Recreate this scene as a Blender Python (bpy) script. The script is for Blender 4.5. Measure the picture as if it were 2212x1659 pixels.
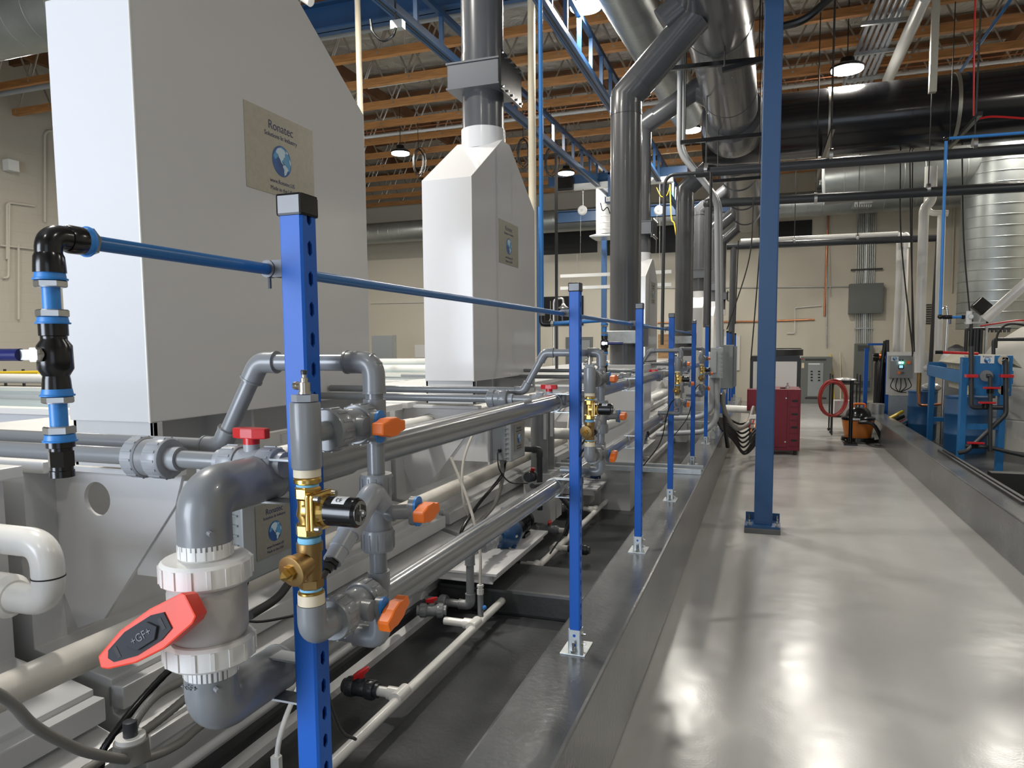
import bpy, bmesh, math, random
from mathutils import Vector, Matrix
V = Vector
random.seed(7)
sc = bpy.context.scene
for o in list(bpy.data.objects):
    bpy.data.objects.remove(o)

# ------------------------------------------------------------------ camera
FPX, PCX, PCY = 1560.0, 1106.0, 879.92      # focal length and principal point in pixels of the 2212 x 1659 frame
EYE = V((0, 0, 1.65))
YAW, PIT, ROL = 0.34075, 0.085, -0.0085
_f = V((-math.sin(YAW) * math.cos(PIT), math.cos(YAW) * math.cos(PIT), -math.sin(PIT)))
_r = V((math.cos(YAW), math.sin(YAW), 0))
_u = _r.cross(_f)
CR = _r * math.cos(ROL) + _u * math.sin(ROL)
CU = _u * math.cos(ROL) - _r * math.sin(ROL)
CF = _f
cam = bpy.data.cameras.new('camera')
camo = bpy.data.objects.new('camera', cam)
sc.collection.objects.link(camo)
camo.matrix_world = Matrix(((CR.x, CU.x, -CF.x, EYE.x), (CR.y, CU.y, -CF.y, EYE.y), (CR.z, CU.z, -CF.z, EYE.z), (0, 0, 0, 1)))
cam.sensor_fit = 'HORIZONTAL'; cam.sensor_width = 36
cam.lens = FPX / 2212 * 36
cam.shift_x = 0.0
cam.shift_y = (PCY - 829.5) / 2212
cam.clip_start = 0.05; cam.clip_end = 200
sc.camera = camo

def at(px, py, X=None, Y=None, Z=None):
    """the place in the hall, on the plane X=, Y= or Z=, that the photograph shows at a pixel"""
    d = CF + CR * ((px - PCX) / FPX) + CU * ((PCY - py) / FPX)
    if X is not None: t = (X - EYE.x) / d.x
    elif Y is not None: t = (Y - EYE.y) / d.y
    else: t = (Z - EYE.z) / d.z
    return EYE + d * t

# ------------------------------------------------------------------ light
sc.view_settings.view_transform = 'Standard'
sc.view_settings.look = 'None'
sc.view_settings.gamma = 1.0
sc.view_settings.use_curve_mapping = False
sc.view_settings.exposure = 0.35
w = bpy.data.worlds.new('world'); sc.world = w; w.use_nodes = True
w.node_tree.nodes['Background'].inputs[0].default_value = (0.62, 0.78, 1.0, 1)
w.node_tree.nodes['Background'].inputs[1].default_value = 0.5

def area(name, loc, rot, sx, sy, power, col, shape='RECTANGLE', spread=None):
    l = bpy.data.lights.new(name, 'AREA'); l.shape = shape; l.size = sx
    if shape == 'RECTANGLE': l.size_y = sy
    l.energy = power; l.color = col
    if spread: l.spread = spread
    o = bpy.data.objects.new(name, l); o.location = loc; o.rotation_euler = rot
    sc.collection.objects.link(o)
    return o
# daylight through the open roll-up doors in the wall behind the camera
area('daylight_left_door', (-4.0, -4.3, 1.9), (math.radians(90), 0, 0), 3.6, 3.6, 430, (0.80, 0.88, 1.0))
area('daylight_right_door', (3.0, -4.3, 1.9), (math.radians(90), 0, 0), 3.0, 3.6, 22, (0.85, 0.91, 1.0))

# ------------------------------------------------------------------ materials
ORD = ['first', 'second', 'third', 'fourth', 'fifth', 'sixth', 'seventh', 'eighth', 'ninth', 'tenth', 'eleventh', 'twelfth', 'thirteenth', 'fourteenth', 'fifteenth', 'sixteenth', 'seventeenth']
def mat(name, col, rough=0.5, metal=0.0, spec=0.5, coat=0.0, noise=None, bump=None, emit=None, trans=0.0, rvar=None):
    m = bpy.data.materials.new(name); m.use_nodes = True
    nt = m.node_tree; b = nt.nodes['Principled BSDF']
    b.inputs['Base Color'].default_value = (*col, 1)
    b.inputs['Roughness'].default_value = rough
    b.inputs['Metallic'].default_value = metal
    b.inputs['Specular IOR Level'].default_value = spec
    b.inputs['Coat Weight'].default_value = coat
    b.inputs['Coat Roughness'].default_value = 0.08
    if trans:
        b.inputs['Transmission Weight'].default_value = trans
    if emit:
        b.inputs['Emission Color'].default_value = (*emit[:3], 1)
        b.inputs['Emission Strength'].default_value = emit[3]
    tc = nt.nodes.new('ShaderNodeTexCoord')
    if noise:                      # (scale, amount, stretch)
        mp = nt.nodes.new('ShaderNodeMapping'); nt.links.new(tc.outputs['Object'], mp.inputs[0])
        mp.inputs['Scale'].default_value = noise[2] if len(noise) > 2 else (1, 1, 1)
        n = nt.nodes.new('ShaderNodeTexNoise'); n.inputs['Scale'].default_value = noise[0]; n.inputs['Detail'].default_value = 6
        nt.links.new(mp.outputs[0], n.inputs[0])
        r = nt.nodes.new('ShaderNodeValToRGB')
        k = noise[1]
        r.color_ramp.elements[0].position = 0.3; r.color_ramp.elements[1].position = 0.7
        r.color_ramp.elements[0].color = (*[c * (1 - k) for c in col], 1)
        r.color_ramp.elements[1].color = (*[min(1, c * (1 + k)) for c in col], 1)
        nt.links.new(n.outputs[0], r.inputs[0]); nt.links.new(r.outputs[0], b.inputs['Base Color'])
        if rvar:
            mr = nt.nodes.new('ShaderNodeMapRange'); mr.inputs['To Min'].default_value = rvar[0]; mr.inputs['To Max'].default_value = rvar[1]
            nt.links.new(n.outputs[0], mr.inputs[0]); nt.links.new(mr.outputs[0], b.inputs['Roughness'])
    if bump:                       # (scale, strength, distance)
        n2 = nt.nodes.new('ShaderNodeTexNoise'); n2.inputs['Scale'].default_value = bump[0]; n2.inputs['Detail'].default_value = 3
        nt.links.new(tc.outputs['Object'], n2.inputs[0])
        bp = nt.nodes.new('ShaderNodeBump'); bp.inputs['Strength'].default_value = bump[1]; bp.inputs['Distance'].default_value = bump[2]
        nt.links.new(n2.outputs[0], bp.inputs['Height']); nt.links.new(bp.outputs[0], b.inputs['Normal'])
    return m
MT = {}
MT['pp'] = mat('white_polypropylene', (0.66, 0.66, 0.67), 0.13, bump=(2.2, 0.06, 0.02))
MT['pptank'] = mat('tank_polypropylene', (0.56, 0.565, 0.57), 0.3, noise=(3, 0.05), bump=(3, 0.08, 0.02))
MT['ppdark'] = mat('shaded_recess_plastic', (0.16, 0.17, 0.18), 0.5)
MT['wpvc'] = mat('white_pvc', (0.74, 0.73, 0.70), 0.25)
MT['dpvc'] = mat('dusty_white_pvc', (0.60, 0.57, 0.52), 0.4, noise=(6, 0.12))
MT['gpvc'] = mat('grey_pvc', (0.20, 0.21, 0.22), 0.28, coat=0.25)
MT['gfit'] = mat('grey_pvc_fitting', (0.205, 0.215, 0.225), 0.33, coat=0.2)
MT['lgfit'] = mat('light_grey_fitting', (0.30, 0.315, 0.335), 0.35)
MT['beigefit'] = mat('beige_grey_fitting', (0.44, 0.42, 0.40), 0.35)
MT['clearpvc'] = mat('smooth_grey_pvc', (0.17, 0.18, 0.185), 0.24, coat=0.25)
MT['duct'] = mat('dark_grey_duct', (0.085, 0.088, 0.096), 0.26, noise=(1.5, 0.12), coat=0.2)
MT['blackduct'] = mat('black_duct', (0.012, 0.012, 0.014), 0.2, coat=0.3, noise=(1.2, 0.2, (0.3, 1, 3)))
MT['damper'] = mat('damper_grey', (0.10, 0.105, 0.12), 0.4)
MT['brass'] = mat('brass', (0.62, 0.42, 0.13), 0.28, 1.0, bump=(60, 0.1, 0.001))
MT['bronze'] = mat('bronze', (0.34, 0.22, 0.09), 0.42, 1.0, bump=(90, 0.2, 0.001))
MT['copper'] = mat('copper', (0.62, 0.26, 0.13), 0.35, 1.0)
MT['nickel'] = mat('nickel', (0.55, 0.50, 0.42), 0.3, 1.0)
MT['steel'] = mat('stainless_steel', (0.55, 0.55, 0.54), 0.28, 1.0)
MT['galv'] = mat('galvanised_steel', (0.50, 0.53, 0.54), 0.38, 0.85, noise=(25, 0.1))
MT['duct_galv'] = mat('galvanised_duct', (0.36, 0.385, 0.38), 0.38, 0.75, noise=(4, 0.08))
MT['alu'] = mat('brushed_aluminium_plate', (0.42, 0.41, 0.35), 0.36, 0.8, noise=(60, 0.06))
MT['post'] = mat('blue_powder_coat', (0.012, 0.105, 0.46), 0.42, spec=0.3, bump=(160, 0.06, 0.0006))
MT['slot'] = mat('slot_inside', (0.004, 0.012, 0.06), 0.6)
MT['column'] = mat('column_blue_paint', (0.022, 0.075, 0.19), 0.38)
MT['crane'] = mat('crane_blue_paint', (0.018, 0.065, 0.16), 0.38)
MT['press'] = mat('press_blue_paint', (0.012, 0.14, 0.36), 0.45)
MT['air'] = mat('blue_air_tube', (0.018, 0.13, 0.36), 0.3)
MT['airlt'] = mat('bright_blue_plastic', (0.035, 0.22, 0.60), 0.38)
MT['navy'] = mat('navy_handle', (0.012, 0.018, 0.12), 0.25)
MT['black'] = mat('black_plastic', (0.008, 0.008, 0.009), 0.2)
MT['insert'] = mat('charcoal_insert', (0.04, 0.043, 0.05), 0.7, spec=0.25)
MT['blackm'] = mat('black_rubber', (0.012, 0.012, 0.012), 0.5)
MT['cpvc'] = mat('dark_grey_cpvc', (0.032, 0.035, 0.04), 0.35)
MT['red'] = mat('red_plastic', (0.50, 0.012, 0.015), 0.3)
MT['gfred'] = mat('orange_red_plastic', (0.78, 0.055, 0.02), 0.42)
MT['orange'] = mat('orange_plastic', (0.80, 0.16, 0.01), 0.4)
MT['cream'] = mat('cream_fitting', (0.66, 0.58, 0.43), 0.5)
MT['tape'] = mat('pale_blue_sealant', (0.20, 0.50, 0.74), 0.7)
MT['white'] = mat('white_paint', (0.72, 0.72, 0.70), 0.4)
MT['label'] = mat('white_label', (0.72, 0.73, 0.74), 0.5)
MT['navytext'] = mat('navy_print', (0.012, 0.022, 0.10), 0.5)
MT['globedk'] = mat('globe_ocean', (0.02, 0.09, 0.30), 0.4, noise=(8, 0.5))
MT['globelt'] = mat('globe_land', (0.55, 0.70, 0.80), 0.4)
MT['globemd'] = mat('globe_shallow', (0.10, 0.33, 0.58), 0.4)
MT['wood'] = mat('orange_fir', (0.50, 0.23, 0.075), 0.6, noise=(3, 0.25, (1, 6, 12)))
MT['wooddk'] = mat('brown_timber', (0.17, 0.075, 0.03), 0.7, noise=(3, 0.25))
MT['web'] = mat('steel_web_tube', (0.48, 0.44, 0.38), 0.38, 0.7)
MT['wall'] = mat('cream_wall', (0.58, 0.545, 0.46), 0.75, noise=(0.5, 0.03))
MT['elec'] = mat('electrical_grey', (0.13, 0.14, 0.135), 0.45)
MT['box'] = mat('junction_box_grey', (0.25, 0.27, 0.28), 0.45)
MT['boxcover'] = mat('clear_grey_cover', (0.32, 0.345, 0.355), 0.12, coat=0.6)
MT['maroon'] = mat('maroon_paint', (0.16, 0.006, 0.018), 0.4)
MT['yellow'] = mat('yellow_paint', (0.75, 0.52, 0.02), 0.4)
MT['orangevac'] = mat('vacuum_orange', (0.55, 0.17, 0.03), 0.45)
MT['redhose'] = mat('red_hose', (0.42, 0.045, 0.04), 0.5)
MT['pumpblue'] = mat('pump_blue', (0.012, 0.06, 0.16), 0.35)
MT['drum'] = mat('drum_blue', (0.015, 0.085, 0.22), 0.45)
MT['hose'] = mat('ribbed_grey_conduit', (0.20, 0.195, 0.18), 0.35)
MT['rod'] = mat('dark_rod', (0.05, 0.05, 0.05), 0.5, 0.5)
MT['dark'] = mat('dark_interior', (0.012, 0.012, 0.012), 0.6)
MT['ply'] = mat('plywood', (0.34, 0.20, 0.09), 0.6, noise=(3, 0.3, (1, 1, 9)))
MT['water'] = mat('tank_water', (0.35, 0.45, 0.46), 0.04)
MT['lamp'] = mat('lamp_lens', (1, 1, 1), 0.5, emit=(1.0, 0.96, 0.82, 30))
MT['skin_tank'] = mat('natural_poly_tank', (0.72, 0.70, 0.64), 0.4)
MT['beige'] = mat('beige_filter_plate', (0.50, 0.47, 0.37), 0.5)
MT['screen'] = mat('lit_screen', (0.05, 0.08, 0.09), 0.3, emit=(0.35, 0.75, 0.9, 0.8))
MT['ledw'] = mat('white_lamp', (0.6, 0.8, 0.9), 0.3, emit=(0.5, 0.9, 1.0, 5))
MT['ledg'] = mat('green_lamp', (0.1, 0.8, 0.4), 0.3, emit=(0.15, 1.0, 0.45, 5))
MT['foilwrap'] = mat('crinkled_film', (0.6, 0.6, 0.6), 0.2, 0.5, bump=(20, 1, 0.02))

def special():
    # glossy epoxy floor
    m = mat('epoxy_floor', (0.36, 0.355, 0.345), 0.16); nt = m.node_tree; b = nt.nodes['Principled BSDF']
    tc = nt.nodes.new('ShaderNodeTexCoord')
    n = nt.nodes.new('ShaderNodeTexNoise'); n.inputs['Scale'].default_value = 0.7; n.inputs['Detail'].default_value = 5
    mp = nt.nodes.new('ShaderNodeMapping'); mp.inputs['Scale'].default_value = (1, 0.4, 1)
    nt.links.new(tc.outputs['Object'], mp.inputs[0]); nt.links.new(mp.outputs[0], n.inputs[0])
    r = nt.nodes.new('ShaderNodeValToRGB')
    r.color_ramp.elements[0].position = 0.3; r.color_ramp.elements[1].position = 0.75
    r.color_ramp.elements[0].color = (0.34, 0.335, 0.325, 1); r.color_ramp.elements[1].color = (0.47, 0.465, 0.455, 1)
    nt.links.new(n.outputs[0], r.inputs[0]); nt.links.new(r.outputs[0], b.inputs['Base Color'])
    n3 = nt.nodes.new('ShaderNodeTexNoise'); n3.inputs['Scale'].default_value = 3; n3.inputs['Detail'].default_value = 6
    mr = nt.nodes.new('ShaderNodeMapRange'); mr.inputs['To Min'].default_value = 0.13; mr.inputs['To Max'].default_value = 0.30
    nt.links.new(tc.outputs['Object'], n3.inputs[0]); nt.links.new(n3.outputs[0], mr.inputs[0]); nt.links.new(mr.outputs[0], b.inputs['Roughness'])
    n2 = nt.nodes.new('ShaderNodeTexNoise'); n2.inputs['Scale'].default_value = 90; n2.inputs['Detail'].default_value = 2
    n4 = nt.nodes.new('ShaderNodeTexNoise'); n4.inputs['Scale'].default_value = 4
    ad = nt.nodes.new('ShaderNodeMath'); ad.operation = 'MULTIPLY_ADD'; ad.inputs[1].default_value = 0.12
    nt.links.new(tc.outputs['Object'], n2.inputs[0]); nt.links.new(tc.outputs['Object'], n4.inputs[0])
    nt.links.new(n2.outputs[0], ad.inputs[0]); nt.links.new(n4.outputs[0], ad.inputs[2])
    bp = nt.nodes.new('ShaderNodeBump'); bp.inputs['Strength'].default_value = 0.22; bp.inputs['Distance'].default_value = 0.01
    nt.links.new(ad.outputs[0], bp.inputs['Height']); nt.links.new(bp.outputs[0], b.inputs['Normal'])
    MT['floor'] = m
    for key, nm, c0, c1, r0, r1 in (('curb', 'curb_coating', (0.075, 0.08, 0.083), (0.125, 0.13, 0.134), 0.13, 0.34),
                                    ('pit', 'pit_coating', (0.022, 0.024, 0.026), (0.06, 0.063, 0.066), 0.16, 0.5)):
        m = mat(nm, c0, 0.3); nt = m.node_tree; b = nt.nodes['Principled BSDF']
        tc = nt.nodes.new('ShaderNodeTexCoord')
        n = nt.nodes.new('ShaderNodeTexNoise'); n.inputs['Scale'].default_value = 1.6; n.inputs['Detail'].default_value = 8
        nt.links.new(tc.outputs['Object'], n.inputs[0])
        r = nt.nodes.new('ShaderNodeValToRGB'); r.color_ramp.elements[0].position = 0.35; r.color_ramp.elements[1].position = 0.7
        r.color_ramp.elements[0].color = (*c0, 1); r.color_ramp.elements[1].color = (*c1, 1)
        nt.links.new(n.outputs[0], r.inputs[0]); nt.links.new(r.outputs[0], b.inputs['Base Color'])
        mr = nt.nodes.new('ShaderNodeMapRange'); mr.inputs['To Min'].default_value = r0; mr.inputs['To Max'].default_value = r1
        nt.links.new(n.outputs[0], mr.inputs[0]); nt.links.new(mr.outputs[0], b.inputs['Roughness'])
        n2 = nt.nodes.new('ShaderNodeTexNoise'); n2.inputs['Scale'].default_value = 40
        nt.links.new(tc.outputs['Object'], n2.inputs[0])
        bp = nt.nodes.new('ShaderNodeBump'); bp.inputs['Strength'].default_value = 0.25; bp.inputs['Distance'].default_value = 0.004
        nt.links.new(n2.outputs[0], bp.inputs['Height']); nt.links.new(bp.outputs[0], b.inputs['Normal'])
        MT[key] = m
    # painted concrete block
    m = mat('painted_block', (0.50, 0.465, 0.39), 0.7); nt = m.node_tree; b = nt.nodes['Principled BSDF']
    tc = nt.nodes.new('ShaderNodeTexCoord'); sp = nt.nodes.new('ShaderNodeSeparateXYZ'); cb = nt.nodes.new('ShaderNodeCombineXYZ')
    nt.links.new(tc.outputs['Object'], sp.inputs[0]); nt.links.new(sp.outputs['Y'], cb.inputs['X']); nt.links.new(sp.outputs['Z'], cb.inputs['Y'])
    br = nt.nodes.new('ShaderNodeTexBrick'); br.inputs['Scale'].default_value = 1.0
    br.inputs['Brick Width'].default_value = 0.4; br.inputs['Row Height'].default_value = 0.2; br.inputs['Mortar Size'].default_value = 0.006
    nt.links.new(cb.outputs[0], br.inputs[0])
    bp = nt.nodes.new('ShaderNodeBump'); bp.inputs['Strength'].default_value = 0.5; bp.inputs['Distance'].default_value = 0.01; bp.invert = True
    nt.links.new(br.outputs['Fac'], bp.inputs['Height']); nt.links.new(bp.outputs[0], b.inputs['Normal'])
    MT['block'] = m
    # crinkled foil insulation
    m = mat('foil_insulation', (0.62, 0.60, 0.55), 0.36, 0.5); nt = m.node_tree; b = nt.nodes['Principled BSDF']
    tc = nt.nodes.new('ShaderNodeTexCoord'); n = nt.nodes.new('ShaderNodeTexNoise'); n.inputs['Scale'].default_value = 2.2; n.inputs['Detail'].default_value = 6
    n.inputs['Distortion'].default_value = 1.2
    nt.links.new(tc.outputs['Object'], n.inputs[0])
    bp = nt.nodes.new('ShaderNodeBump'); bp.inputs['Strength'].default_value = 1.0; bp.inputs['Distance'].default_value = 0.12
    nt.links.new(n.outputs[0], bp.inputs['Height']); nt.links.new(bp.outputs[0], b.inputs['Normal'])
    MT['foil'] = m
    # spiral duct: fine helical seams
    m = mat('spiral_duct', (0.40, 0.42, 0.41), 0.36, 0.75); nt = m.node_tree; b = nt.nodes['Principled BSDF']
    tc = nt.nodes.new('ShaderNodeTexCoord'); wv = nt.nodes.new('ShaderNodeTexWave'); wv.inputs['Scale'].default_value = 2.2
    wv.wave_profile = 'SAW'
    wv.bands_direction = 'X'
    nt.links.new(tc.outputs['Object'], wv.inputs[0])
    bp = nt.nodes.new('ShaderNodeBump'); bp.inputs['Strength'].default_value = 0.4; bp.inputs['Distance'].default_value = 0.01
    nt.links.new(wv.outputs[0], bp.inputs['Height']); nt.links.new(bp.outputs[0], b.inputs['Normal'])
    MT['spiral'] = m
special()
# clear panes
m = bpy.data.materials.new('clear_plastic'); m.use_nodes = True
m.node_tree.nodes['Principled BSDF'].inputs['Transmission Weight'].default_value = 0.9
m.node_tree.nodes['Principled BSDF'].inputs['Roughness'].default_value = 0.08
m.node_tree.nodes['Principled BSDF'].inputs['Base Color'].default_value = (0.8, 0.85, 0.85, 1)
MT['clear'] = m

# ------------------------------------------------------------------ building helpers
def frame(d):
    d = V(d).normalized()
    a = V((0, 0, 1)) if abs(d.z) < 0.9 else V((1, 0, 0))
    u = d.cross(a).normalized(); v = u.cross(d).normalized()
    return u, v

class MB:
    def __init__(s): s.v = []; s.f = []
    def box(s, x0, y0, z0, x1, y1, z1):
        x0, x1 = min(x0, x1), max(x0, x1); y0, y1 = min(y0, y1), max(y0, y1); z0, z1 = min(z0, z1), max(z0, z1)
        k = len(s.v)
        s.v += [V(p) for p in ((x0, y0, z0), (x1, y0, z0), (x1, y1, z0), (x0, y1, z0), (x0, y0, z1), (x1, y0, z1), (x1, y1, z1), (x0, y1, z1))]
        s.f += [tuple(k + i for i in q) for q in ((0, 3, 2, 1), (4, 5, 6, 7), (0, 1, 5, 4), (1, 2, 6, 5), (2, 3, 7, 6), (3, 0, 4, 7))]
        return s
    def bar(s, a, b, w, h, up=(0, 0, 1)):
        """rectangular bar from a to b, w across, h along up"""
        a, b = V(a), V(b); d = (b - a).normalized(); up = V(up)
        x = d.cross(up).normalized()
        if x.length < 0.5: x = V((1, 0, 0))
        z = x.cross(d).normalized(); k = len(s.v)
        for p in (a, b):
            for i, j in ((-1, -1), (1, -1), (1, 1), (-1, 1)): s.v.append(p + x * (i * w / 2) + z * (j * h / 2))
        s.f += [tuple(k + i for i in q) for q in ((0, 1, 2, 3), (7, 6, 5, 4), (0, 4, 5, 1), (1, 5, 6, 2), (2, 6, 7, 3), (3, 7, 4, 0))]
        return s
    def lathe(s, p, d, prof, n=20, ph=0.0, u0=None):
        """rings of (distance along d, radius) round the axis d from p"""
        p = V(p); d = V(d).normalized(); u, v = frame(d)
        if u0 is not None: u = V(u0).normalized(); v = d.cross(u).normalized()
        k = len(s.v)
        for t, r in prof:
            for i in range(n):
                a = 2 * math.pi * i / n + ph
                s.v.append(p + d * t + (u * math.cos(a) + v * math.sin(a)) * r)
        for j in range(len(prof) - 1):
            for i in range(n):
                q = (i + 1) % n
                s.f.append((k + j * n + i, k + j * n + q, k + (j + 1) * n + q, k + (j + 1) * n + i))
        s.f.append(tuple(k + i for i in range(n))[::-1])
        s.f.append(tuple(k + (len(prof) - 1) * n + i for i in range(n)))
        return s
    def cyl(s, a, b, r, r2=None, n=20):
        a, b = V(a), V(b)
        return s.lathe(a, b - a, [(0, r), ((b - a).length, r if r2 is None else r2)], n)
    def hexa(s, a, b, r): return s.cyl(a, b, r, n=6)
    def sphere(s, c, r, n=16, m=10, sq=(1, 1, 1)):
        c = V(c); k = len(s.v)
        for j in range(m + 1):
            t = math.pi * j / m
            for i in range(n):
                a = 2 * math.pi * i / n
                s.v.append(c + V((r * sq[0] * math.sin(t) * math.cos(a), r * sq[1] * math.sin(t) * math.sin(a), r * sq[2] * math.cos(t))))
        for j in range(m):
            for i in range(n):
                q = (i + 1) % n
                s.f.append((k + j * n + i, k + (j + 1) * n + i, k + (j + 1) * n + q, k + j * n + q))
        return s
    def tube(s, pts, r, n=14, cap=True, rib=0.0):
        pts = [V(p) for p in pts]; k = len(s.v); m = len(pts)
        d = (pts[1] - pts[0]).normalized(); u, v = frame(d)
        for i, p in enumerate(pts):
            if i == 0: t = pts[1] - pts[0]
            elif i == m - 1: t = pts[-1] - pts[-2]
            else: t = (pts[i + 1] - p).normalized() + (p - pts[i - 1]).normalized()
            t = t.normalized()
            u = (u - t * u.dot(t)).normalized(); v = t.cross(u)
            rr = r * (1 + (rib if i % 2 else 0))
            for j in range(n):
                a = 2 * math.pi * j / n
                s.v.append(p + (u * math.cos(a) + v * math.sin(a)) * rr)
        for i in range(m - 1):
            for j in range(n):
                q = (j + 1) % n
                s.f.append((k + i * n + j, k + i * n + q, k + (i + 1) * n + q, k + (i + 1) * n + j))
        if cap:
            s.f.append(tuple(k + j for j in range(n))[::-1]); s.f.append(tuple(k + (m - 1) * n + j for j in range(n)))
        return s
    def prism(s, poly, vec):
        """closed outline (3-D points) pushed along vec"""
        k = len(s.v); n = len(poly); vec = V(vec)
        s.v += [V(p) for p in poly] + [V(p) + vec for p in poly]
        s.f.append(tuple(k + i for i in range(n))[::-1]); s.f.append(tuple(k + n + i for i in range(n)))
        for i in range(n):
            q = (i + 1) % n
            s.f.append((k + i, k + q, k + n + q, k + n + i))
        return s
    def quad(s, a, b, c, d):
        k = len(s.v); s.v += [V(a), V(b), V(c), V(d)]; s.f.append((k, k + 1, k + 2, k + 3)); return s

def jy(y): return 5.2 + 1.09 * round((y - 5.2) / 1.09)
def link(o): sc.collection.objects.link(o)
def root_of(p):
    while p.parent: p = p.parent
    return p
def O(name, mb, m, parent=None, bevel=0.0, ang=35, kind=None, label=None):
    off = V((0, 0, 0))
    if parent is not None: off = root_of(parent).location
    me = bpy.data.meshes.new(name)
    me.from_pydata([tuple(p - off) for p in mb.v], [], mb.f); me.update()
    bm = bmesh.new(); bm.from_mesh(me); bmesh.ops.recalc_face_normals(bm, faces=bm.faces)
    if bevel:
        es = [e for e in bm.edges if len(e.link_faces) == 2 and e.calc_face_angle(0) > math.radians(40)]
        bmesh.ops.bevel(bm, geom=es, offset=bevel, segments=2, affect='EDGES', profile=0.6)
    bm.to_mesh(me); bm.free()
    me.shade_smooth(); me.set_sharp_from_angle(angle=math.radians(min(ang, 12) if bevel else ang))
    me.materials.append(MT[m] if isinstance(m, str) else m)
    o = bpy.data.objects.new(name, me); link(o)
    if parent is not None: o.parent = parent
    if kind: o['kind'] = kind
    if label: o['label'] = label
    return o
def tag(o, label, cat, group=None, kind=None):
    o['label'] = label; o['category'] = cat
    if group: o['group'] = group
    if kind: o['kind'] = kind
    return o
def T(name, label, cat, loc, group=None):
    o = bpy.data.objects.new(name, None); o.empty_display_size = 0.05; o.location = V(loc); link(o)
    return tag(o, label, cat, group)
def S(name, mb, m, **k):
    return O(name, mb, m, kind='structure', **k)
def one(name, mb, m, label, cat, group=None, bevel=0, kind=None, ang=35):
    o = O(name, mb, m, bevel=bevel, ang=ang); return tag(o, label, cat, group, kind)
KIDS = {}
def copy_tree(o, delta, label=None, group=None, parent=None):
    c = o.copy(); link(c)
    if parent is None:
        c.location = o.location + V(delta)
        if label: c['label'] = label
        if group: c['group'] = group
    else: c.parent = parent
    for ch in list(o.children): copy_tree(ch, (0, 0, 0), parent=c)
    return c
def arc(pts, R, k=7):
    """round the inner corners of a polyline"""
    pts = [V(p) for p in pts]; out = [pts[0]]
    for i in range(1, len(pts) - 1):
        a, p, b = pts[i - 1], pts[i], pts[i + 1]
        d1 = (a - p); d2 = (b - p); l = min(R, d1.length * 0.49, d2.length * 0.49)
        s0 = p + d1.normalized() * l; s1 = p + d2.normalized() * l
        for j in range(k + 1):
            t = j / k; out.append(s0 * (1 - t) ** 2 + p * 2 * t * (1 - t) + s1 * t * t)
    out.append(pts[-1]); return out
def smooth(pts, k=8):
    """Catmull-Rom through the points"""
    pts = [V(p) for p in pts]; P = [pts[0] * 2 - pts[1]] + pts + [pts[-1] * 2 - pts[-2]]; out = []
    for i in range(1, len(P) - 2):
        a, b, c, d = P[i - 1], P[i], P[i + 1], P[i + 2]
        for j in range(k):
            t = j / k
            out.append(0.5 * ((2 * b) + (c - a) * t + (2 * a - 5 * b + 4 * c - d) * t * t + (3 * b - a - 3 * c + d) * t ** 3))
    out.append(P[-2]); return out
def elbow(p, d1, d2, r, L, name, m, parent, rim=True):
    """fitting round the corner p with sockets reaching L along d1 and d2"""
    p, d1, d2 = V(p), V(d1).normalized(), V(d2).normalized()
    mb = MB()
    mb.tube([p + d1 * L] + arc([p + d1 * L * 0.95, p, p + d2 * L * 0.95], L * 0.8, 8) + [p + d2 * L], r, 20)
    if rim:
        for d in (d1, d2): mb.cyl(p + d * (L - r * .12), p + d * (L + r * .08), r * 1.06, n=20)
    return O(name, mb, m, parent)
def run(name, label, cat, pts, r, m, fit='gfit', L=2.3, fr=1.22, group=None, fname='elbow'):
    """rigid pipe through pts with an elbow fitting on every inner corner"""
    t = T(name, label, cat, pts[0], group)
    pts = [V(p) for p in pts]
    mb = MB()
    for i in range(len(pts) - 1): mb.cyl(pts[i], pts[i + 1], r, n=20)
    O('pipe', mb, m, t)
    for i in range(1, len(pts) - 1):
        elbow(pts[i], pts[i - 1] - pts[i], pts[i + 1] - pts[i], r * fr, r * L, fname, fit, t)
    return t
def text(s, size, M, m, parent, name='lettering', ext=0.0004, align='CENTER'):
    cu = bpy.data.curves.new(name, 'FONT'); cu.body = s; cu.size = size; cu.align_x = align; cu.align_y = 'CENTER'; cu.extrude = ext
    tmp = bpy.data.objects.new(name, cu)
    me = bpy.data.meshes.new_from_object(tmp); bpy.data.objects.remove(tmp)
    me.transform(M)
    off = root_of(parent).location if parent else V((0, 0, 0))
    me.transform(Matrix.Translation(-off))
    me.name = name
    o = bpy.data.objects.new(name, me); me.materials.clear(); me.materials.append(MT[m]); link(o)
    if parent: o.parent = parent
    return o
def basis(o, x, y):
    x = V(x).normalized(); y = V(y).normalized(); z = x.cross(y)
    return Matrix(((x.x, y.x, z.x, o[0]), (x.y, y.y, z.y, o[1]), (x.z, y.z, z.z, o[2]), (0, 0, 0, 1)))
LAND = [[(-.62, .55), (-.4, .78), (-.1, .86), (.2, .8), (.42, .62), (.28, .5), (.34, .36), (.2, .3), (.12, .12), (-.02, .06), (.02, -.06), (.14, -.16), (.1, -.2), (-.1, -.08), (-.2, .08), (-.34, .22), (-.4, .4), (-.56, .42)],
        [(.12, -.2), (.34, -.2), (.56, -.34), (.66, -.46), (.5, -.6), (.4, -.78), (.22, -.9), (.18, -.7), (.2, -.5), (.06, -.34)],
        [(.5, .78), (.66, .66), (.6, .56), (.46, .66)], [(.86, .3), (.95, .1), (.93, -.1), (.84, 0), (.78, .2)]]
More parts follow.
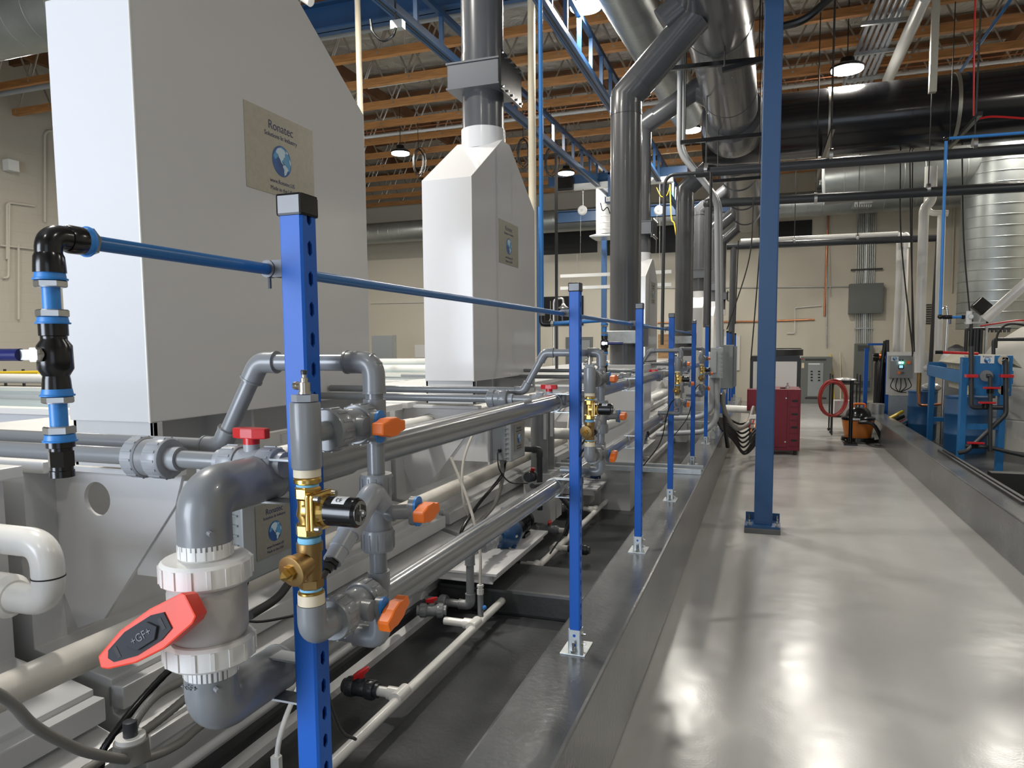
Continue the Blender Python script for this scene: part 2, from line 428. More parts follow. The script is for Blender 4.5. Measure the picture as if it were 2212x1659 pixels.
def globe(c, x, y, R, parent):
    """printed globe emblem: ocean disc, lighter ocean, pale continents"""
    x = V(x).normalized(); y = V(y).normalized(); z = x.cross(y)
    mb = MB(); mb.lathe(V(c), z, [(0, R), (0.0006, R)], 40); g = O('globe_emblem', mb, 'globedk', parent)
    mb = MB()
    for poly in ([(-.9, .2), (-.5, .75), (0, .95), (.5, .8), (.9, .3), (.95, -.1), (.75, -.55), (.45, -.3), (.2, -.1), (-.1, .1), (-.3, .35), (-.55, .1), (-.75, 0)],):
        mb.prism([V(c) + z * .0006 + x * (p[0] * R) + y * (p[1] * R) for p in poly], z * .0004)
    O('ocean', mb, 'globemd', g)
    mb = MB()
    for poly in LAND: mb.prism([V(c) + z * .001 + x * (p[0] * R) + y * (p[1] * R) for p in poly], z * .0004)
    O('continents', mb, 'globelt', g)
    return g
def maker_plate(c, x, y, w, h, parent, small=False, m='alu'):
    """maker's plate: c centre, x reading direction, y up"""
    x = V(x).normalized(); y = V(y).normalized(); z = x.cross(y); c = V(c)
    mb = MB(); q = [c + x * (i * w / 2) + y * (j * h / 2) for i, j in ((-1, -1), (1, -1), (1, 1), (-1, 1))]
    mb.prism(q, z * .002); pl = O('maker_plate', mb, m, parent, bevel=0)
    f = c + z * .0021
    text('Ronatec', h * .15, basis(f + y * h * .34, x, y), 'navytext', pl)
    text('Solutions In Industry', h * .078, basis(f + y * h * .225, x, y), 'navytext', pl)
    globe(f - y * h * .06, x, y, h * .19, pl)
    text('www.Ronatec.US', h * .07, basis(f - y * h * .33, x, y), 'navytext', pl)
    text('Made in the USA', h * .07, basis(f - y * h * .42, x, y), 'navytext', pl)
    return pl
# ================================================================== the hall
BW, LW, RW, CZ = 22.0, -14.2, 6.3, 7.35     # back wall Y, left wall X, right wall X, ceiling height
CURBX, CZT = -0.548, 0.455
S('floor', MB().box(CURBX - .13, -5, -0.1, 1.73 + .15, BW, 0), 'floor')
S('floor', MB().box(LW, -5, -0.1, CURBX - .13, BW, 0), 'pit')
S('floor', MB().box(1.73 + .15, -5, -0.1, RW, BW, 0), 'pit')
S('wall_back', MB().box(LW - .2, BW, -0.1, RW + .2, BW + .2, CZ), 'wall')
S('wall_left', MB().box(LW - .2, -5, -0.1, LW, BW, CZ), 'block')
S('wall_right', MB().box(RW, -5, -0.1, RW + .2, BW, CZ), 'wall')
mb = MB(); mb.box(LW, -5.2, 0, -5.9, -5, CZ).box(-5.9, -5.2, 3.8, 4.6, -5, CZ).box(-2.1, -5.2, 0, 1.4, -5, 3.8).box(4.6, -5.2, 0, RW, -5, CZ)
S('wall_front', mb, 'wall')
S('ceiling', MB().box(LW - .2, -5.2, CZ, RW + .2, BW + .2, CZ + .1), 'foil')
# containment curbs either side of the aisle
S('trim_1', MB().box(CURBX - .26, -5, 0, CURBX, 17.0, CZT), 'curb', bevel=0.012)
S('trim_2', MB().box(1.73, -5, 0, 2.03, 19.0, 0.37), 'curb', bevel=0.012)
# low kerb crossing the pit, cove along the tanks, bund beyond
S('trim_3', MB().box(-1.95, 4.05, 0, CURBX - .26, 4.6, 0.16), 'pit', bevel=0.02)
S('trim_4', MB().box(-4.9, 1.0, 0, -1.93, 20, 0.12), 'pit', bevel=0.02)

# ---- open-web roof joists: timber chords, steel tube webs (X direction)
JZ = 6.3
def joist(y, x0, x1, parent_label):
    t = T('roof_joist', parent_label, 'joist', (x0, y, JZ), 'open web roof joists under the foil ceiling')
    O('bottom_chord', MB().box(x0, y - .05, JZ - .02, x1, y + .05, JZ + .10), 'wood', t)
    O('top_chord', MB().box(x0, y - .05, CZ - .12, x1, y + .05, CZ - .03), 'wooddk', t)
    mb = MB(); x = x0 + .1; k = 0
    while x < x1 - .7:
        a = (x, y, JZ + .05); b = (x + .45, y, CZ - .08)
        mb.cyl(a, b, .016, n=6); mb.cyl(b, (x + .9, y, JZ + .05), .016, n=6); x += .9
    x = x0 + .1
    while x < x1:
        mb.lathe((x, y - .052, JZ + .045), (0, 1, 0), [(0, .026), (.104, .026)], 4); x += .9
    O('web', mb, 'web', t)
    return t
ys = [5.2 + 1.09 * i for i in range(16)]
for i, y in enumerate(ys):
    if y > BW - .3: break
    x1 = RW
    joist(y, LW, x1, 'orange timber open-web roof joist under the foil ceiling, %s from the front' % ORD[i])
mb_ = []
for i, x in enumerate([LW + 1.2 + 2.44 * k for k in range(9)]):
    if x < RW:
        one('purlin', MB().box(x - .05, 4.5, CZ - .36, x + .05, BW, CZ - .125), 'wooddk', 'dark timber purlin running lengthwise above the joists, %s from the left' % ORD[i], 'beam', 'roof purlins')

# ---- high-bay lamps, then unseen overhead lights
def highbay(p, label, r=.2, power=105, drop=1.59):
    p = V(p); t = T('high_bay_lamp', label, 'lamp', p, 'round high-bay lamps')
    O('lens', MB().lathe(p, (0, 0, -1), [(0, r * .95), (.02, r * .93), (.03, r * .6)], 28), 'lamp', t)
    O('housing', MB().lathe(p + V((0, 0, .001)), (0, 0, 1), [(0, r), (.03, r * 1.02), (.06, r * .85), (.1, r * .45), (.16, r * .4)], 28), 'black', t)
    O('hanger', MB().cyl(p + V((0, 0, .15)), p + V((0, 0, drop)), .008, n=8), 'rod', t)
    a = area('overhead_light', p + V((0, 0, -.06)), (0, 0, 0), r * 2, 0, power, (1.0, 0.95, 0.86), 'DISK')
    return t
LZ = 5.75
HB = [((1830, 150), 'high-bay lamp above the black duct, right of the blue column', .24),
      ((1265, 14), 'high-bay lamp behind the blue crane runway at the top of the view', .2),
      ((865, 331), 'high-bay lamp between the first two white hoods', .2),
      ((1223, 374), 'high-bay lamp above the far blue crane bridge', .2),
      ((1492, 281), 'high-bay lamp beside the upright conduits and angled ducts', .2)]
for (px, lb, r) in HB: highbay(at(*px, Z=LZ), lb, r)
for x, y, pw in ((-3.6, 2.4, 140), (-4.2, 5.6, 140), (-3.9, 11.8, 120), (3.4, 1.0, 45), (0.78, 16.6, 120), (-6.5, 6.0, 120), (4.4, 15.5, 125), (-2.4, 18.2, 120), (-0.5, -2.5, 45), (-10.5, 8, 118), (-11, 17, 118), (4.6, 6.5, 65)):  # unseen lights: some read from floor reflections, some added to brighten the tanks
    a = area('overhead_light', (x, y, LZ), (0, 0, 0), .4, 0, pw, (1.0, 0.95, 0.86), 'DISK')
# ================================================================== blue perforated posts on the curb
PX = -0.69; PS = 0.0205                     # post plane and half width
def slotted_post(y, label, first=None):
    z0, z1 = CZT + .05, 1.872
    t = T('support_post', label, 'post', (PX, y, CZT), 'blue perforated posts along the curb')
    mb = MB()
    x0, x1, y0, y1 = PX - PS, PX + PS, y - PS, y + PS; c = .0035
    def wall(a, b):                     # plain wall between two plan points
        mb.quad((a[0], a[1], z0), (b[0], b[1], z0), (b[0], b[1], z1), (a[0], a[1], z1))
    wall((x0 + c, y0), (x1 - c, y0)); wall((x1 - c, y1), (x0 + c, y1))
    for (p, q) in (((x0 + c, y0), (x0, y0 + c)), ((x1 - c, y0), (x1, y0 + c)), ((x1, y1 - c), (x1 - c, y1)), ((x0, y1 - c), (x0 + c, y1))): wall(p, q)
    pitch, hw, hh = .0466, .0058, .0125
    for X in (x0, x1):
        n = int((z1 - z0) / pitch); zz = z1 - n * pitch
        if zz > z0: mb.quad((X, y0 + c, z0), (X, y1 - c, z0), (X, y1 - c, zz), (X, y0 + c, zz))
        for i in range(n):
            zc = zz + (i + .5) * pitch; k = len(mb.v)
            out = [(-1, -1), (0, -1), (1, -1), (1, 0), (1, 1), (0, 1), (-1, 1), (-1, 0)]
            W = PS - c; H = pitch / 2
            inn = [(-.7, -.85), (0, -1), (.7, -.85), (1, 0), (.7, .85), (0, 1), (-.7, .85), (-1, 0)]
            inn = [(-1, -.55), (0, -1), (1, -.55), (1, 0), (1, .55), (0, 1), (-1, .55), (-1, 0)]
            d = .003 if X == x0 else -.003
            mb.v += [V((X, y + a * W, zc + b * H)) for a, b in out]
            mb.v += [V((X, y + a * hw, zc + b * hh)) for a, b in inn]
            mb.v += [V((X + d, y + a * hw, zc + b * hh)) for a, b in inn]
            for j in range(8):
                q = (j + 1) % 8
                mb.f.append((k + j, k + q, k + 8 + q, k + 8 + j)); mb.f.append((k + 8 + j, k + 8 + q, k + 16 + q, k + 16 + j))
    O('tube', mb, 'post', t)
    O('end_cap', MB().box(x0 - .0025, y0 - .0025, z1 - .022, x1 + .0025, y1 + .0025, z1 + .012), 'black', t, bevel=.004)
    mb = MB(); mb.box(PX - .05, y - .055, CZT, PX + .05, y + .085, CZT + .006)
    b = O('base_plate', mb, 'galv', t, bevel=.001)
    mb = MB(); e = PS + .004
    mb.box(PX - e, y - e, CZT + .006, PX + e, y - PS, CZT + .09).box(PX - e, y - e, CZT + .006, PX - PS, y + e, CZT + .09)
    mb.box(PX + PS, y - e, CZT + .006, PX + e, y + e, CZT + .09).box(PX - e, y + PS, CZT + .006, PX + e, y + e, CZT + .09)
    O('socket', mb, 'galv', t)
    for zb in (.03, .068):
        O('hole_plug', MB().cyl((PX, y - e - .0006, CZT + zb), (PX, y - e + .001, CZT + zb), .006, n=14), 'post', t)
    for (bx, by) in ((0, -.042), (.0, .065)):
        q = V((PX + bx, y + by, CZT + .006))
        O('anchor_bolt', MB().hexa(q, q + V((0, 0, .009)), .009).cyl(q + V((0, 0, .008)), q + V((0, 0, .042)), .0045, n=10), 'steel', t)
    for zb in (.03, .07):
        q = V((PX + e, y, CZT + zb))
        O('side_bolt', MB().hexa(q, q + V((.006, 0, 0)), .008).cyl(q, q + V((.016, 0, 0)), .004, n=8), 'steel', t)
    return t
PY = [.962, 2.672, 4.12, 5.57, 7.3, 8.9, 10.77, 11.98, 13.5, 14.6, 15.6, 16.6]
PL = ['tall blue perforated post nearest the camera, with black end cap', 'second blue perforated post from the camera, beside the middle brass solenoid stack',
      'third blue perforated post, right of the first grey floor duct', 'fourth blue perforated post, beside the third brass valve stack',
      'fifth blue perforated post, left of the fourth brass valve stack', 'sixth blue perforated post, partly behind the grey junction boxes']
def_post = slotted_post(PY[0], PL[0])
for i in range(1, len(PY)):
    copy_tree(def_post, (0, PY[i] - PY[0], 0), PL[i] if i < len(PL) else 'small distant blue post beyond the junction boxes, %s' % (['left of the far row', 'second of the far row', 'third of the far row', 'fourth of the far row', 'fifth of the far row', 'last of the far row'][i - 6]))

# ================================================================== blue air main clamped behind the posts
AX, AZ = -0.737, 1.7725
t = T('air_main', 'long blue air pipe running behind the posts at eye level', 'pipe', (AX, .63, AZ))
O('pipe', MB().cyl((AX, .63, AZ), (AX, 7.9, AZ - .012), .0088, n=16), 'air', t)
for i in range(6):
    y = PY[i]
    if i == 5: break
    c = one('pipe_clamp', MB().bar((AX + .008, y - .006, AZ), (PX - PS, y - .006, AZ), .02, .026).lathe((AX, y - .018, AZ), (0, 1, 0), [(0, .0135), (.014, .0135)], 16)
            .cyl((AX, y - .012, AZ - .012), (AX, y - .012, AZ - .03), .0028, n=8),
            'damper', ['metal strut clamp holding the blue air pipe to the nearest post', 'strut clamp holding the blue air pipe to the second post', 'strut clamp holding the air pipe to the third post',
                      'strut clamp holding the air pipe to the fourth post', 'strut clamp holding the air pipe to the fifth post'][i], 'clamp', 'air pipe clamps')

def collar(p, d, r, t, L=.012):
    p = V(p); d = V(d).normalized()
    O('blue_collar', MB().lathe(p, d, [(0, r * 1.02), (L * .7, r * 1.08), (L * .8, r * 1.2), (L, r * 1.18)], 24), 'airlt', t)
def nut(p, d, r, t, L=.012, m='steel'):
    p = V(p); d = V(d).normalized()
    O('hex_nut', MB().lathe(p, d, [(0, r * .9), (L * .15, r), (L * .85, r), (L, r * .9)], 6, ph=.2), m, t, ang=20)
def air_drop(x, y, z, s, label, hdl=(-1, 0, 0), elb=True):
    """push-fit elbow, ball valve and coupling hanging from the air main; s scales the fittings"""
    t = T('air_drop', label, 'pipe fitting', (x, y, z))
    R = .0185 * s
    if elb:
        mb = MB(); mb.tube(arc([(x, y + .052 * s, z), (x, y, z), (x, y, z - .04 * s)], .028 * s, 10), R * .93, 22)
        mb.lathe((x, y + .028 * s, z), (0, 1, 0), [(0, R), (.004 * s, R * 1.08), (.022 * s, R * 1.08), (.026 * s, R)], 22)
        mb.lathe((x, y, z - .022 * s), (0, 0, -1), [(0, R * .9), (.006 * s, R * 1.05), (.02 * s, R * 1.1), (.028 * s, R * 1.12)], 22)
        O('elbow', mb, 'black', t)
        collar((x, y + .05 * s, z), (0, 1, 0), R, t, .012 * s); nut((x, y + .062 * s, z), (0, 1, 0), R * 1.12, t, .008 * s)
    Z = z - .05 * s
    def dn(a): return (x, y, Z - a * s)
    collar(dn(0), (0, 0, -1), R, t, .01 * s); nut(dn(.010), (0, 0, -1), R * 1.12, t, .01 * s)
    O('air_tube', MB().cyl(dn(.015), dn(.058), R * .62, n=20), 'airlt', t)
    nut(dn(.05), (0, 0, -1), R * 1.12, t, .011 * s); collar(dn(.061), (0, 0, -1), R, t, .009 * s)
    O('valve_body', MB().lathe(dn(.07), (0, 0, -1), [(0, R), (.016 * s, R), (.017 * s, R * .9), (.022 * s, R * .9), (.03 * s, R * 1.2), (.062 * s, R * 1.22), (.072 * s, R * .9), (.077 * s, R * .95), (.09 * s, R)], 24), 'black', t)
    h = V(hdl).normalized()
    hz = V(dn(.112)); sd = V((0, -1, 0)) if abs(h.x) > .5 else V((-1, 0, 0))
    O('valve_stem', MB().cyl(hz, hz + sd * R * 1.7, R * .4, n=12).hexa(hz + sd * R * 1.3, hz + sd * R * 1.75, R * .6), 'steel', t)
    q = hz + sd * R * 1.7
    hd = O('handle', MB().bar(q - h * .01 * s, q + h * .03 * s, .004 * s, .014 * s), 'steel', t)
    O('sleeve', MB().tube([q + h * .024 * s, q + h * .04 * s, q + h * .11 * s], .0085 * s, 16), 'navy', hd)
    collar(dn(.16), (0, 0, -1), R, t, .01 * s); nut(dn(.17), (0, 0, -1), R * 1.1, t, .01 * s)
    O('air_tube', MB().cyl(dn(.175), dn(.22), R * .62, n=20), 'airlt', t)
    nut(dn(.212), (0, 0, -1), R * 1.12, t, .012 * s); collar(dn(.224), (0, 0, -1), R, t, .01 * s)
    O('coupling', MB().lathe(dn(.234), (0, 0, -1), [(0, R), (.008 * s, R), (.009 * s, R * .8), (.04 * s, R * .8), (.041 * s, R * .86), (.05 * s, R * .86)], 24)
      .lathe(dn(.247), (0, 0, -1), [(0, R * .93), (.022 * s, R * .93)], 6), 'black', t)
    return t
air_drop(AX, .581, AZ, .788, 'black push-fit elbow and ball valve hanging at the left end of the blue air pipe', (-1, 0, 0))

# ================================================================== big grey header loop with its large ball valve
HX = -0.776; HR = .033; HZ1, HZ2 = 1.438, 1.108; HY = .832
t = T('water_header_pipe', 'thick grey pipe loop running low behind the posts past the large valve', 'pipe', (HX, HY, HZ2))
HEND = 9.6
O('upper_pipe', MB().cyl((HX, HY + .03, HZ1), (HX, HEND, HZ1 - .03), HR, n=28), 'clearpvc', t)
O('lower_pipe', MB().cyl((HX, HY + .03, HZ2), (HX, HEND, HZ2 - .03), HR, n=28), 'clearpvc', t)
def big_elbow(z, dz):
    mb = MB(); r = .0385
    mb.tube([(HX, HY, z + dz * .078)] + arc([(HX, HY, z + dz * .076), (HX, HY, z), (HX, HY + .15, z)], .06, 14) + [(HX, HY + .155, z)], r, 32)
    mb.cyl((HX - .0, HY + .152, z), (HX, HY + .158, z), r * 1.015, n=32)
    mb.cyl((HX + .03, HY - .025, z + dz * .05), (HX + .041, HY - .031, z + dz * .05), .004, n=8)
    return mb
e1 = O('elbow', big_elbow(HZ1, -1), 'gfit', t); e2 = O('elbow', big_elbow(HZ2, 1), 'gfit', t)
O('coupling', MB().lathe((HX, 1.08, HZ1), (0, 1, 0), [(0, .0375), (.13, .0375)], 28), 'clearpvc', t)
text('+GF+', .012, basis((HX - .006, HY - .0392, HZ2 + .052), (1, 0, 0), (0, 0, 1)), 'gfit', e2, 'moulded_mark', .0008)
# the valve
VZ = (HZ1 + HZ2) / 2 - .006
def ribnut(p, d, r, L, n, name, m, parent, rb=.06):
    mb = MB(); p = V(p); d = V(d).normalized(); u, v = frame(d)
    mb.lathe(p, d, [(0, r * .93), (L * .12, r), (L * .88, r), (L, r * .93)], 36)
    for i in range(n):
        a = 2 * math.pi * i / n; q = u * math.cos(a) + v * math.sin(a); c = p + d * (L * .14) + q * (r * (1 + rb * .2))
        mb.bar(c, c + d * (L * .72), r * rb * 2.2, r * rb, up=q)
    return O(name, mb, m, parent)
t = T('large_ball_valve', 'large pale grey ball valve with orange-red handle on the thick pipe loop', 'valve', (HX, HY, VZ))
O('body', MB().lathe((HX, HY, VZ - .05), (0, 0, 1), [(0, .046), (.012, .053), (.02, .056), (.08, .056), (.088, .053), (.1, .046)], 40), 'beigefit', t)
for s_ in (-1, 1):
    ribnut((HX, HY, VZ + s_ * .041 if s_ > 0 else VZ - .041 - .036), (0, 0, 1), .064, .036, 16, 'union_nut', 'wpvc', t, .04)
    z = VZ + .077 if s_ > 0 else VZ - .077 - .026
    ribnut((HX, HY, z), (0, 0, 1), .0385, .026, 18, 'end_connector', 'wpvc', t, .03)
hn = V((.10, -.985, .10)).normalized()           # stem direction, towards the front left
ha = (V((.84, 0, .54)) - hn * V((.84, 0, .54)).dot(hn)).normalized(); hb = hn.cross(ha)
if hb.z < 0: hb = -hb
hc = V((HX, HY, VZ)) + hn * .052
O('stem', MB().cyl(hc - hn * .01, hc + hn * .03, .019, n=20), 'gfred', t)
q0 = hc + hn * .022
oc = q0 + ha * -.018
shape = [(-.085, -.008), (-.085, .012), (-.066, .026), (.01, .030), (.062, .026), (.074, .012), (.074, -.012), (.03, -.026), (-.045, -.028)]
shape = [(-.090, -.006), (-.086, .010), (-.036, .024), (.020, .027), (.076, .022), (.080, .016), (.080, -.016), (.070, -.022), (.014, -.030), (-.036, -.026), (-.080, -.013)]
def planar(c, sh, k=1.0): return [c + ha * (a * k) + hb * (b * k) for a, b in sh]
mb = MB(); A_ = planar(oc, shape, .9); B_ = planar(oc + hn * .034, shape, 1.0); k = len(mb.v)
mb.v += A_ + B_; n = len(shape)
mb.f.append(tuple(range(n))[::-1]); mb.f.append(tuple(n + i for i in range(n)))
for i in range(n): mb.f.append((i, (i + 1) % n, n + (i + 1) % n, n + i))
h = O('handle', mb, 'gfred', t, bevel=.0025)
ins = [(-.07, 0), (-.064, .009), (-.028, .018), (.02, .018), (.04, .012), (.04, -.012), (.018, -.018), (-.028, -.018), (-.064, -.009)]
O('handle_insert', MB().prism(planar(oc + hn * .0345, ins), hn * .0015), 'insert', h)
hexs = [(-.033, 0), (-.02, .013), (.012, .013), (.024, 0), (.012, -.013), (-.02, -.013)]
O('insert_boss', MB().prism(planar(oc + hn * .036, hexs), hn * .004), 'insert', h, bevel=.001)
for a in (-.052, .03): O('slot', MB().prism(planar(oc + hn * .036, [(a - .003, -.008), (a + .003, -.008), (a + .003, .008), (a - .003, .008)]), hn * .0006), 'dark', h)
text('+GF+', .015, basis(oc + hn * .0402 + ha * -.004, ha, -hb if (ha.cross(hb)).dot(hn) < 0 else hb), 'black', h, 'moulded_mark', .0006)

# pipe clamps of strut at each post for both headers
for i in range(5):
    for z in (HZ1, HZ2):
        y = PY[i]; zz = z - .0045 * (y - .8)
        mb = MB()
        mb.lathe((HX, y - .016, zz), (0, 1, 0), [(0, HR + .0035), (.032, HR + .0035)], 24)
        mb.box(HX, y - .016, zz + HR - .0, PX - PS, y + .016, zz + HR + .0035).box(HX, y - .016, zz - HR - .0035, PX - PS, y + .016, zz - HR)
        one('pipe_clamp', mb, 'galv', '%s galvanised clamp holding the thick grey pipe to the %s post' % ('upper' if z == HZ1 else 'lower', ['nearest', 'second', 'third', 'fourth', 'fifth'][i]), 'clamp', 'header pipe clamps')

# ================================================================== valve stacks (manifolds)
XA, YF, YR = -0.612, .856, 1.046
def zpx(y): return 1.582 - (y - 855) * .000660
def handle_orange(t, c, n, a, L=.070):
    """blue oval plate and orange grip; n outward, a along the grip"""
    n = V(n).normalized(); a = V(a).normalized(); b = n.cross(a)
    if abs(b.z) < abs(a.z): ov, ow = a, b
    else: ov, ow = b, a
    mb = MB(); pts = []
    for i in range(24):
        th = 2 * math.pi * i / 24
        pts.append(c + ow * (.0135 * math.cos(th)) + ov * (.0125 * math.sin(th) + (.012 if math.sin(th) > 0 else -.012)))
    O('mounting_flange', MB().prism([p - n * .012 for p in pts], n * .0095), 'gfit', t)
    p_ = O('blue_plate', MB().prism([c + (p - c) * 1.04 - n * .002 for p in pts], n * .004), 'airlt', t)
    sh = [(-L / 2, -.009), (-L / 2, .009), (-L * .3, .011), (-L * .15, .0145), (L * .15, .0145), (L * .3, .010), (L / 2, .008), (L / 2, -.008), (L * .3, -.010), (L * .15, -.0145), (-L * .15, -.0145), (-L * .3, -.011)]
    h = O('handle', MB().prism([c + a * p + b * q + n * .005 for p, q in sh], n * .021), 'orange', t, bevel=.003)
    text('CEPEX', .008, basis(c + n * .0262, a if a.y > 0 or a.z > 0 else -a, n.cross(a if a.y > 0 or a.z > 0 else -a)), 'orange', h, 'moulded_mark', .0006) if False else None
def union_valve(name, label, c, ax, n, a, r, group, L=.10, body='gfit', tee=False):
    c = V(c); ax = V(ax).normalized()
    t = T(name, label, 'valve', c, group)
    O('body', MB().lathe(c - ax * L * .3, ax, [(0, r * .9), (L * .06, r * 1.02), (L * .54, r * 1.02), (L * .6, r * .9)], 28).cyl(c, c + V(n).normalized() * (r * 1.45), r * .62, n=20), body, t)
    for s_ in (-1, 1):
        p = c + ax * (L * .22) if s_ > 0 else c - ax * (L * .5)
        ribnut(p, ax, r * 1.22, L * .28, 14, 'union_nut', body, t, .05)
    return t
def manifold(labels, grp=True):
    """labels: dict of one label per thing; returns the things built round the nearest post"""
    R = []
    # rigid grey pipework
    t = T('valve_manifold_pipework', labels['pipe'], 'pipe', (XA, YR, 1.155), 'grey pipe manifolds'); R.append(t)
    r = .0145; zt, zb = 1.625, 1.157
    O('rear_pipe', MB().cyl((XA, YR, zb), (XA, YR, zt), r, n=24), 'gpvc', t)
    elbow((XA, YR, zt), (0, 0, -1), (-1, 0, 0), r * 1.28, .05, 'elbow', 'gfit', t)
    kx = at(560, 790, Y=YR).x; kb = at(478, 965, Y=YR)
    O('top_pipe', MB().cyl((XA, YR, zt), (kx, YR, zt), r, n=24), 'gpvc', t)
    O('slanting_pipe', MB().cyl((kx, YR, zt), kb, r, n=24), 'gpvc', t)
    elbow((kx, YR, zt), (1, 0, 0), kb - V((kx, YR, zt)), r * 1.28, .036, 'elbow', 'gfit', t)
    elbow(kb, V((kx, YR, zt)) - kb, (-1, 0, 0), r * 1.28, .036, 'elbow', 'gfit', t)
    O('tank_pipe', MB().cyl(kb, (-1.84, YR, kb.z), r, n=20), 'gpvc', t)
    elbow((XA, YR, zb), (0, 0, 1), (-1, 0, 0), r * 1.28, .045, 'elbow', 'gfit', t)
    O('bottom_pipe', MB().cyl((XA, YR, zb), (HX + .0, YR, zb), r, n=20), 'gpvc', t)
    for z in (1.528, 1.238):
        O('tee', MB().lathe((XA, YR, z - .036), (0, 0, 1), [(0, r * 1.28), (.072, r * 1.28)], 24).cyl((XA, YR, z), (XA, YR - .035, z), r * 1.28), 'gfit', t)
    O('socket', MB().lathe((XA, YR, 1.20), (0, 0, 1), [(0, r * 1.3), (.05, r * 1.3)], 24), 'gfit', t)
    # front upper and lower fittings
    zf = 1.24
    O('front_pipe', MB().cyl((XA, YF, 1.528), (XA, YF + .05, 1.528), r, n=20), 'gpvc', t)
    O('front_elbow', MB().tube([(XA, YF, zpx(1308))] + arc([(XA, YF, zpx(1310)), (XA, YF, zf), (XA, YF + .06, zf)], .034, 12) + [(XA, YF + .063, zf)], .0205, 26), 'gfit', t)
    for z in (zpx(1307), zpx(1027)):
        O('cream_adaptor', MB().lathe((XA, YF, z), (0, 0, 1), [(0, .0192), (.0155, .0192)], 26), 'cream', t)
    # air chamber
    t = T('air_chamber', labels['cyl'], 'cylinder', (XA, YF, zpx(1008)), 'grey air chambers'); R.append(t)
    O('chamber', MB().lathe((XA, YF, zpx(1010)), (0, 0, 1), [(0, .0200), (.003, .0215), (.09, .0215), (.094, .0205)], 32), 'gfit', t)
    O('hex_plug', MB().lathe((XA, YF, zpx(866)), (0, 0, 1), [(0, .0185), (.0095, .0185)], 6), 'lgfit', t, ang=20)
    z = zpx(850)
    n_ = O('needle_valve', MB().lathe((XA, YF, z), (0, 0, 1), [(0, .0088), (.003, .0088), (.0032, .0078), (.016, .0078), (.0165, .005), (.022, .005), (.023, .003), (.027, .003)], 18)
      .lathe((XA, YF, z + .011), (-1, .35, 0), [(0, .0052), (.014, .0052), (.0145, .006), (.021, .006)], 14), 'nickel', t)
    O('knob', MB().lathe((XA, YF, z + .027), (0, 0, 1), [(0, .0042), (.005, .0046), (.0065, .0038)], 14), 'cpvc', n_)
    # solenoid valve
    t = T('solenoid_valve', labels['sol'], 'valve', (XA, YF, zpx(1160)), 'brass solenoid valves'); R.append(t)
    O('brass_nipple', MB().lathe((XA, YF, zpx(1044)), (0, 0, 1), [(0, .0155), (.003, .0195), (.008, .0195), (.0105, .0175)], 24), 'brass', t)
    O('sealant_tape', MB().lathe((XA, YF, zpx(1048)), (0, 0, 1), [(0, .016), (.0035, .0158)], 24), 'tape', t)
    zc = zpx(1100)
    b = O('valve_body', MB().lathe((XA, YF, zpx(1075)), (0, 0, 1), [(0, .0165), (.002, .0185), (.015, .0185), (.0175, .0165)], 8, ph=.39)
      .lathe((XA, YF, zpx(1156)), (0, 0, 1), [(0, .0165), (.002, .0185), (.016, .0185), (.0185, .0165)], 8, ph=.39)
      .lathe((XA, YF, zpx(1140)), (0, 0, 1), [(0, .0155), (.012, .014), (.02, .017), (.032, .015), (.042, .0155)], 24)
      .cyl((XA, YF, zc), (XA + .022, YF, zc), .018, n=24), 'brass', t)
    O('flange', MB().box(XA + .012, YF - .027, zc - .027, XA + .019, YF + .027, zc + .027), 'brass', t, bevel=.004)
    O('bonnet', MB().box(XA + .0195, YF - .027, zc - .027, XA + .026, YF + .027, zc + .027).lathe((XA + .02, YF, zc), (1, 0, 0), [(0, .024), (.011, .021), (.02, .015)], 24), 'brass', t, bevel=.004)
    for i in (-1, 1):
        for j in (-1, 1):
            q = V((XA + .026, YF + i * .021, zc + j * .021)); O('screw', MB().cyl(q, q + V((.007, 0, 0)), .0046, n=12), 'steel', t)
    O('coil', MB().lathe((XA + .035, YF, zc + .001), (1, 0, 0), [(0, .0185), (.001, .021), (.045, .021), (.049, .018)], 32), 'black', t)
    O('end_cover', MB().lathe((XA + .0841, YF, zc + .001), (1, 0, 0), [(0, .017), (.0006, .017)], 26), 'steel', t)
    cv = O('terminal_screw', MB().lathe((XA + .0846, YF, zc + .001), (1, 0, 0), [(0, .005), (.004, .005), (.0042, .0035), (.007, .003)], 12), 'steel', t)
    for kk in range(-3, 4):
        if kk: O('vent_slot', MB().box(XA + .0846, YF + kk * .0042 - .0011, zc - .0125 + abs(kk) * .0018, XA + .0851, YF + kk * .0042 + .0011, zc + .0145 - abs(kk) * .0018), 'dark', t)
    lb = MB(); rr = .02115; k = len(lb.v); N = 8
    for i in range(N + 1):
        a = math.radians(42 + 76 * i / N) ; yy = YF - rr * math.cos(a); z_ = zc + .001 + rr * math.sin(a)
        lb.v += [V((XA + .048, yy, z_)), V((XA + .068, yy, z_))]
    for i in range(N): lb.f.append((k + 2 * i, k + 2 * i + 1, k + 2 * i + 3, k + 2 * i + 2))
    l_ = O('rating_label', lb, 'label', t)
    text('CE', .008, basis((XA + .058, YF - rr * math.cos(math.radians(58)) - .0004, zc + .001 + rr * math.sin(math.radians(58)) + .0003), (1, 0, 0), (0, math.sin(math.radians(32)), math.cos(math.radians(32)))), 'black', l_)
    # strainer
    t = T('y_strainer', labels['str'], 'strainer', (XA, YF, zpx(1283)), 'bronze y strainers'); R.append(t)
    O('sealant_tape', MB().lathe((XA, YF, zpx(1172)), (0, 0, 1), [(0, .0158), (.004, .0168), (.0085, .0158)], 24), 'tape', t)
